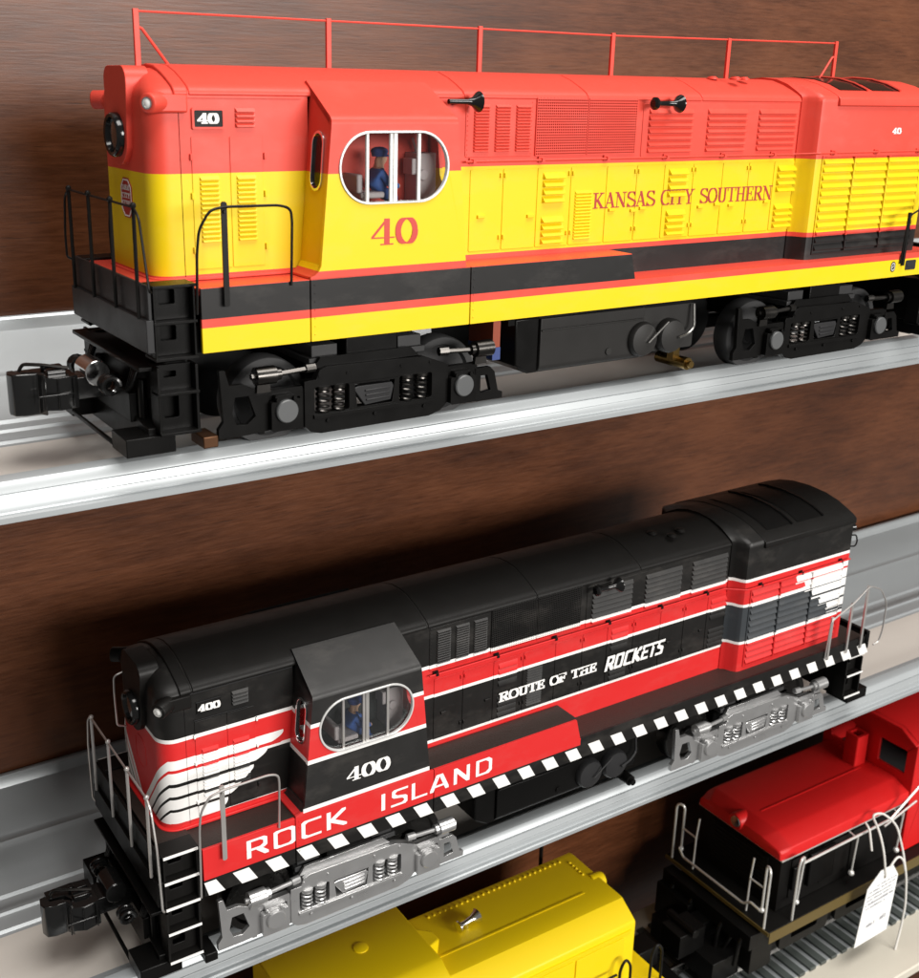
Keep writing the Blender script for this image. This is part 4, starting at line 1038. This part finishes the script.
q.tube([(31.8, y1 - .42, .55), (31.78, y1 - .8, .15), (31.78, y0 + 1.5, .15), (31.78, y0 + 1.05, .55), (31.8, y0 + .42, .45)], (.066), 8, .12)
q.tube([(33.5, y0 - .3, -1.0), (33.5, y0 - .32, 2.9), (33.65, y0 - .3, 3.35), (34.0, y0 - .2, 3.3), (34.05, y0 - .15, 2.9), (33.95, y0 - .1, .5)], (.068), 8, .25); q.ball((33.95, y0 - .1, .45), .15)
q.tube([(34.0, y0 - .15, 2.85), (41.0, y0 - .15, 2.95), (43.2, y0 - .15, 4.3)], (.068), 8, .2)
for x in (38.4, 42.2): q.tube([(x, y0 - .1, 2.9), (x - .05, y0 - .05, .5)], (.055), 7); q.ball((x - .05, y0 - .05, .45), .17); q.tube([(x - .05, y0 - .05, 2.7), (x - .05, CY - 2.8, 2.8)], (.052), 7)
q.tube([(40.6, y0 - .1, 2.6), (43.2, y0 - .1, 3.3)], (.06), 7)
q.tube([(40.0, y0 - .3, -1.1), (43.2, y0 - .3, -.6)], (.06), 7)
q.build('handrail', M['wire_white'], rsw)
q = MB(); q.box(35.2, 37.2, CY - 3.1, CY - 2.87, .6, 2.6); q.box(34.0, 34.7, CY - 3.05, CY - 2.87, .8, 2.2); q.build('battery_box', M['under'], rsw, .05)

# price tag on a string
tag = empty('price_tag', BASE, 'white paper price tag on looped string, hanging from the red switcher', 'tag', None, C2 @ Matrix.Translation((-.95, 0, .6)))
ty = -2.05
q = MB(); q.plate([(38.45, -3.55), (41.15, -3.45), (41.35, .10), (40.75, .95), (39.75, .95), (38.8, .1)], [arc(40.2, .45, .13, .17, 0, 350, 10)], 2.02, 2.05)
PT = q.build('card', M['paper'], tag)
random.seed(3)
def scrawl(x0, x1, z, h, dens):
    q = MB(); x = x0
    while x < x1:
        wd = random.uniform(.05, .15); hh = h * random.uniform(.6, 1.25)
        q.plate([(x, z + (x - 40) * .04), (x + wd, z + (x - 40) * .04), (x + wd + .02, z + hh + (x - 40) * .04), (x + .02, z + hh + (x - 40) * .04)], [], 2.05, 2.056)
        x += wd + random.uniform(.015, .03) * (1 if random.random() < .75 else 4)
    q.build('print_line', M['ink'], PT)
for z, a, b, h in ((.02, 39.6, 41.1, .08), (-.22, 39.0, 41.15, .09), (-.46, 38.9, 41.1, .09), (-.70, 38.9, 41.0, .09), (-.98, 38.8, 41.15, .13), (-1.24, 38.9, 40.4, .10), (-2.5, 39.2, 39.9, .22), (-2.48, 40.3, 40.75, .26)): scrawl(a, b, z, h, 1)
q = MB()
q.tube([(40.2, -2.08, .45), (40.0, -2.1, 1.0), (39.75, -2.0, 2.2), (39.7, -1.6, 3.2), (40.1, -.75, 3.55), (40.7, -.95, 3.6), (41.3, -1.5, 3.0), (41.75, -1.9, 1.2), (42.1, -2.1, -.4), (42.3, -2.2, -2.2), (42.25, -2.2, -3.8), (41.9, -2.3, -5.0)], .062, 7, .5)
q.tube([(40.2, -2.03, .45), (40.5, -2.06, .95), (41.1, -2.0, 1.35), (41.7, -1.98, .9), (41.95, -2.05, .1)], .058, 7, .4)
q.tube([(39.45, -1.5, 2.0), (39.4, -1.2, 3.2), (39.55, -.8, 3.3)], .06, 7, .3)
q.build('string', M['string'], tag)

# ------------------------------------------------------------------ camera
f_, cx_, cy_ = 1157.1036825, 419.1202291, 467.6178093
rvec = Vector((1.83627673, -0.525835930, 0.404345276))
Rm = Matrix.Rotation(rvec.length, 3, rvec.normalized())        # rows: right, down, forward
right, down, fwd = Vector(Rm[0]), Vector(Rm[1]), Vector(Rm[2])
mw = Matrix(((right.x, -down.x, -fwd.x, -11.2847320), (right.y, -down.y, -fwd.y, -27.7671103), (right.z, -down.z, -fwd.z, 6.71540781), (0, 0, 0, 1)))
cam = bpy.data.cameras.new('camera'); co = bpy.data.objects.new('camera', cam); COL.objects.link(co)
co.matrix_world = mw
cam.sensor_fit = 'HORIZONTAL'; cam.sensor_width = 36; cam.lens = 36 * f_ / 919
HX = 978 / 2
cam.shift_x = (919 / 2 - cx_) / 919; cam.shift_y = (cy_ - HX) / 919
cam.dof.use_dof = True; cam.dof.focus_distance = 37; cam.dof.aperture_fstop = .40
cam.clip_start = .5; cam.clip_end = 1000
scene.camera = co

# ------------------------------------------------------------------ light: shop ceiling panels and the bright room behind the camera
w = bpy.data.worlds.new('World'); scene.world = w; w.use_nodes = True
bg = w.node_tree.nodes['Background']; bg.inputs[0].default_value = (1.0, .97, .93, 1); bg.inputs[1].default_value = .17
def lamp(name, loc, target, sx, sy, power, col=(1, .96, .90)):
    l = bpy.data.lights.new(name, 'AREA'); l.shape = 'RECTANGLE'; l.size = sx; l.size_y = sy; l.energy = power; l.color = col
    o = bpy.data.objects.new(name, l); COL.objects.link(o); o.location = loc
    o.rotation_euler = (Vector(target) - Vector(loc)).to_track_quat('-Z', 'Y').to_euler()
    return o
lamp('room_light', (85, -280, 50), (14, 4, -8), 190, 70, 1050000, (1, .97, .93))
lamp('ceiling_light', (30, -52, 135), (14, 4, -4), 150, 60, 300000, (1, .97, .93))
scene.view_settings.view_transform = 'Standard'; scene.view_settings.look = 'None'
scene.view_settings.exposure = 0; scene.view_settings.gamma = 1
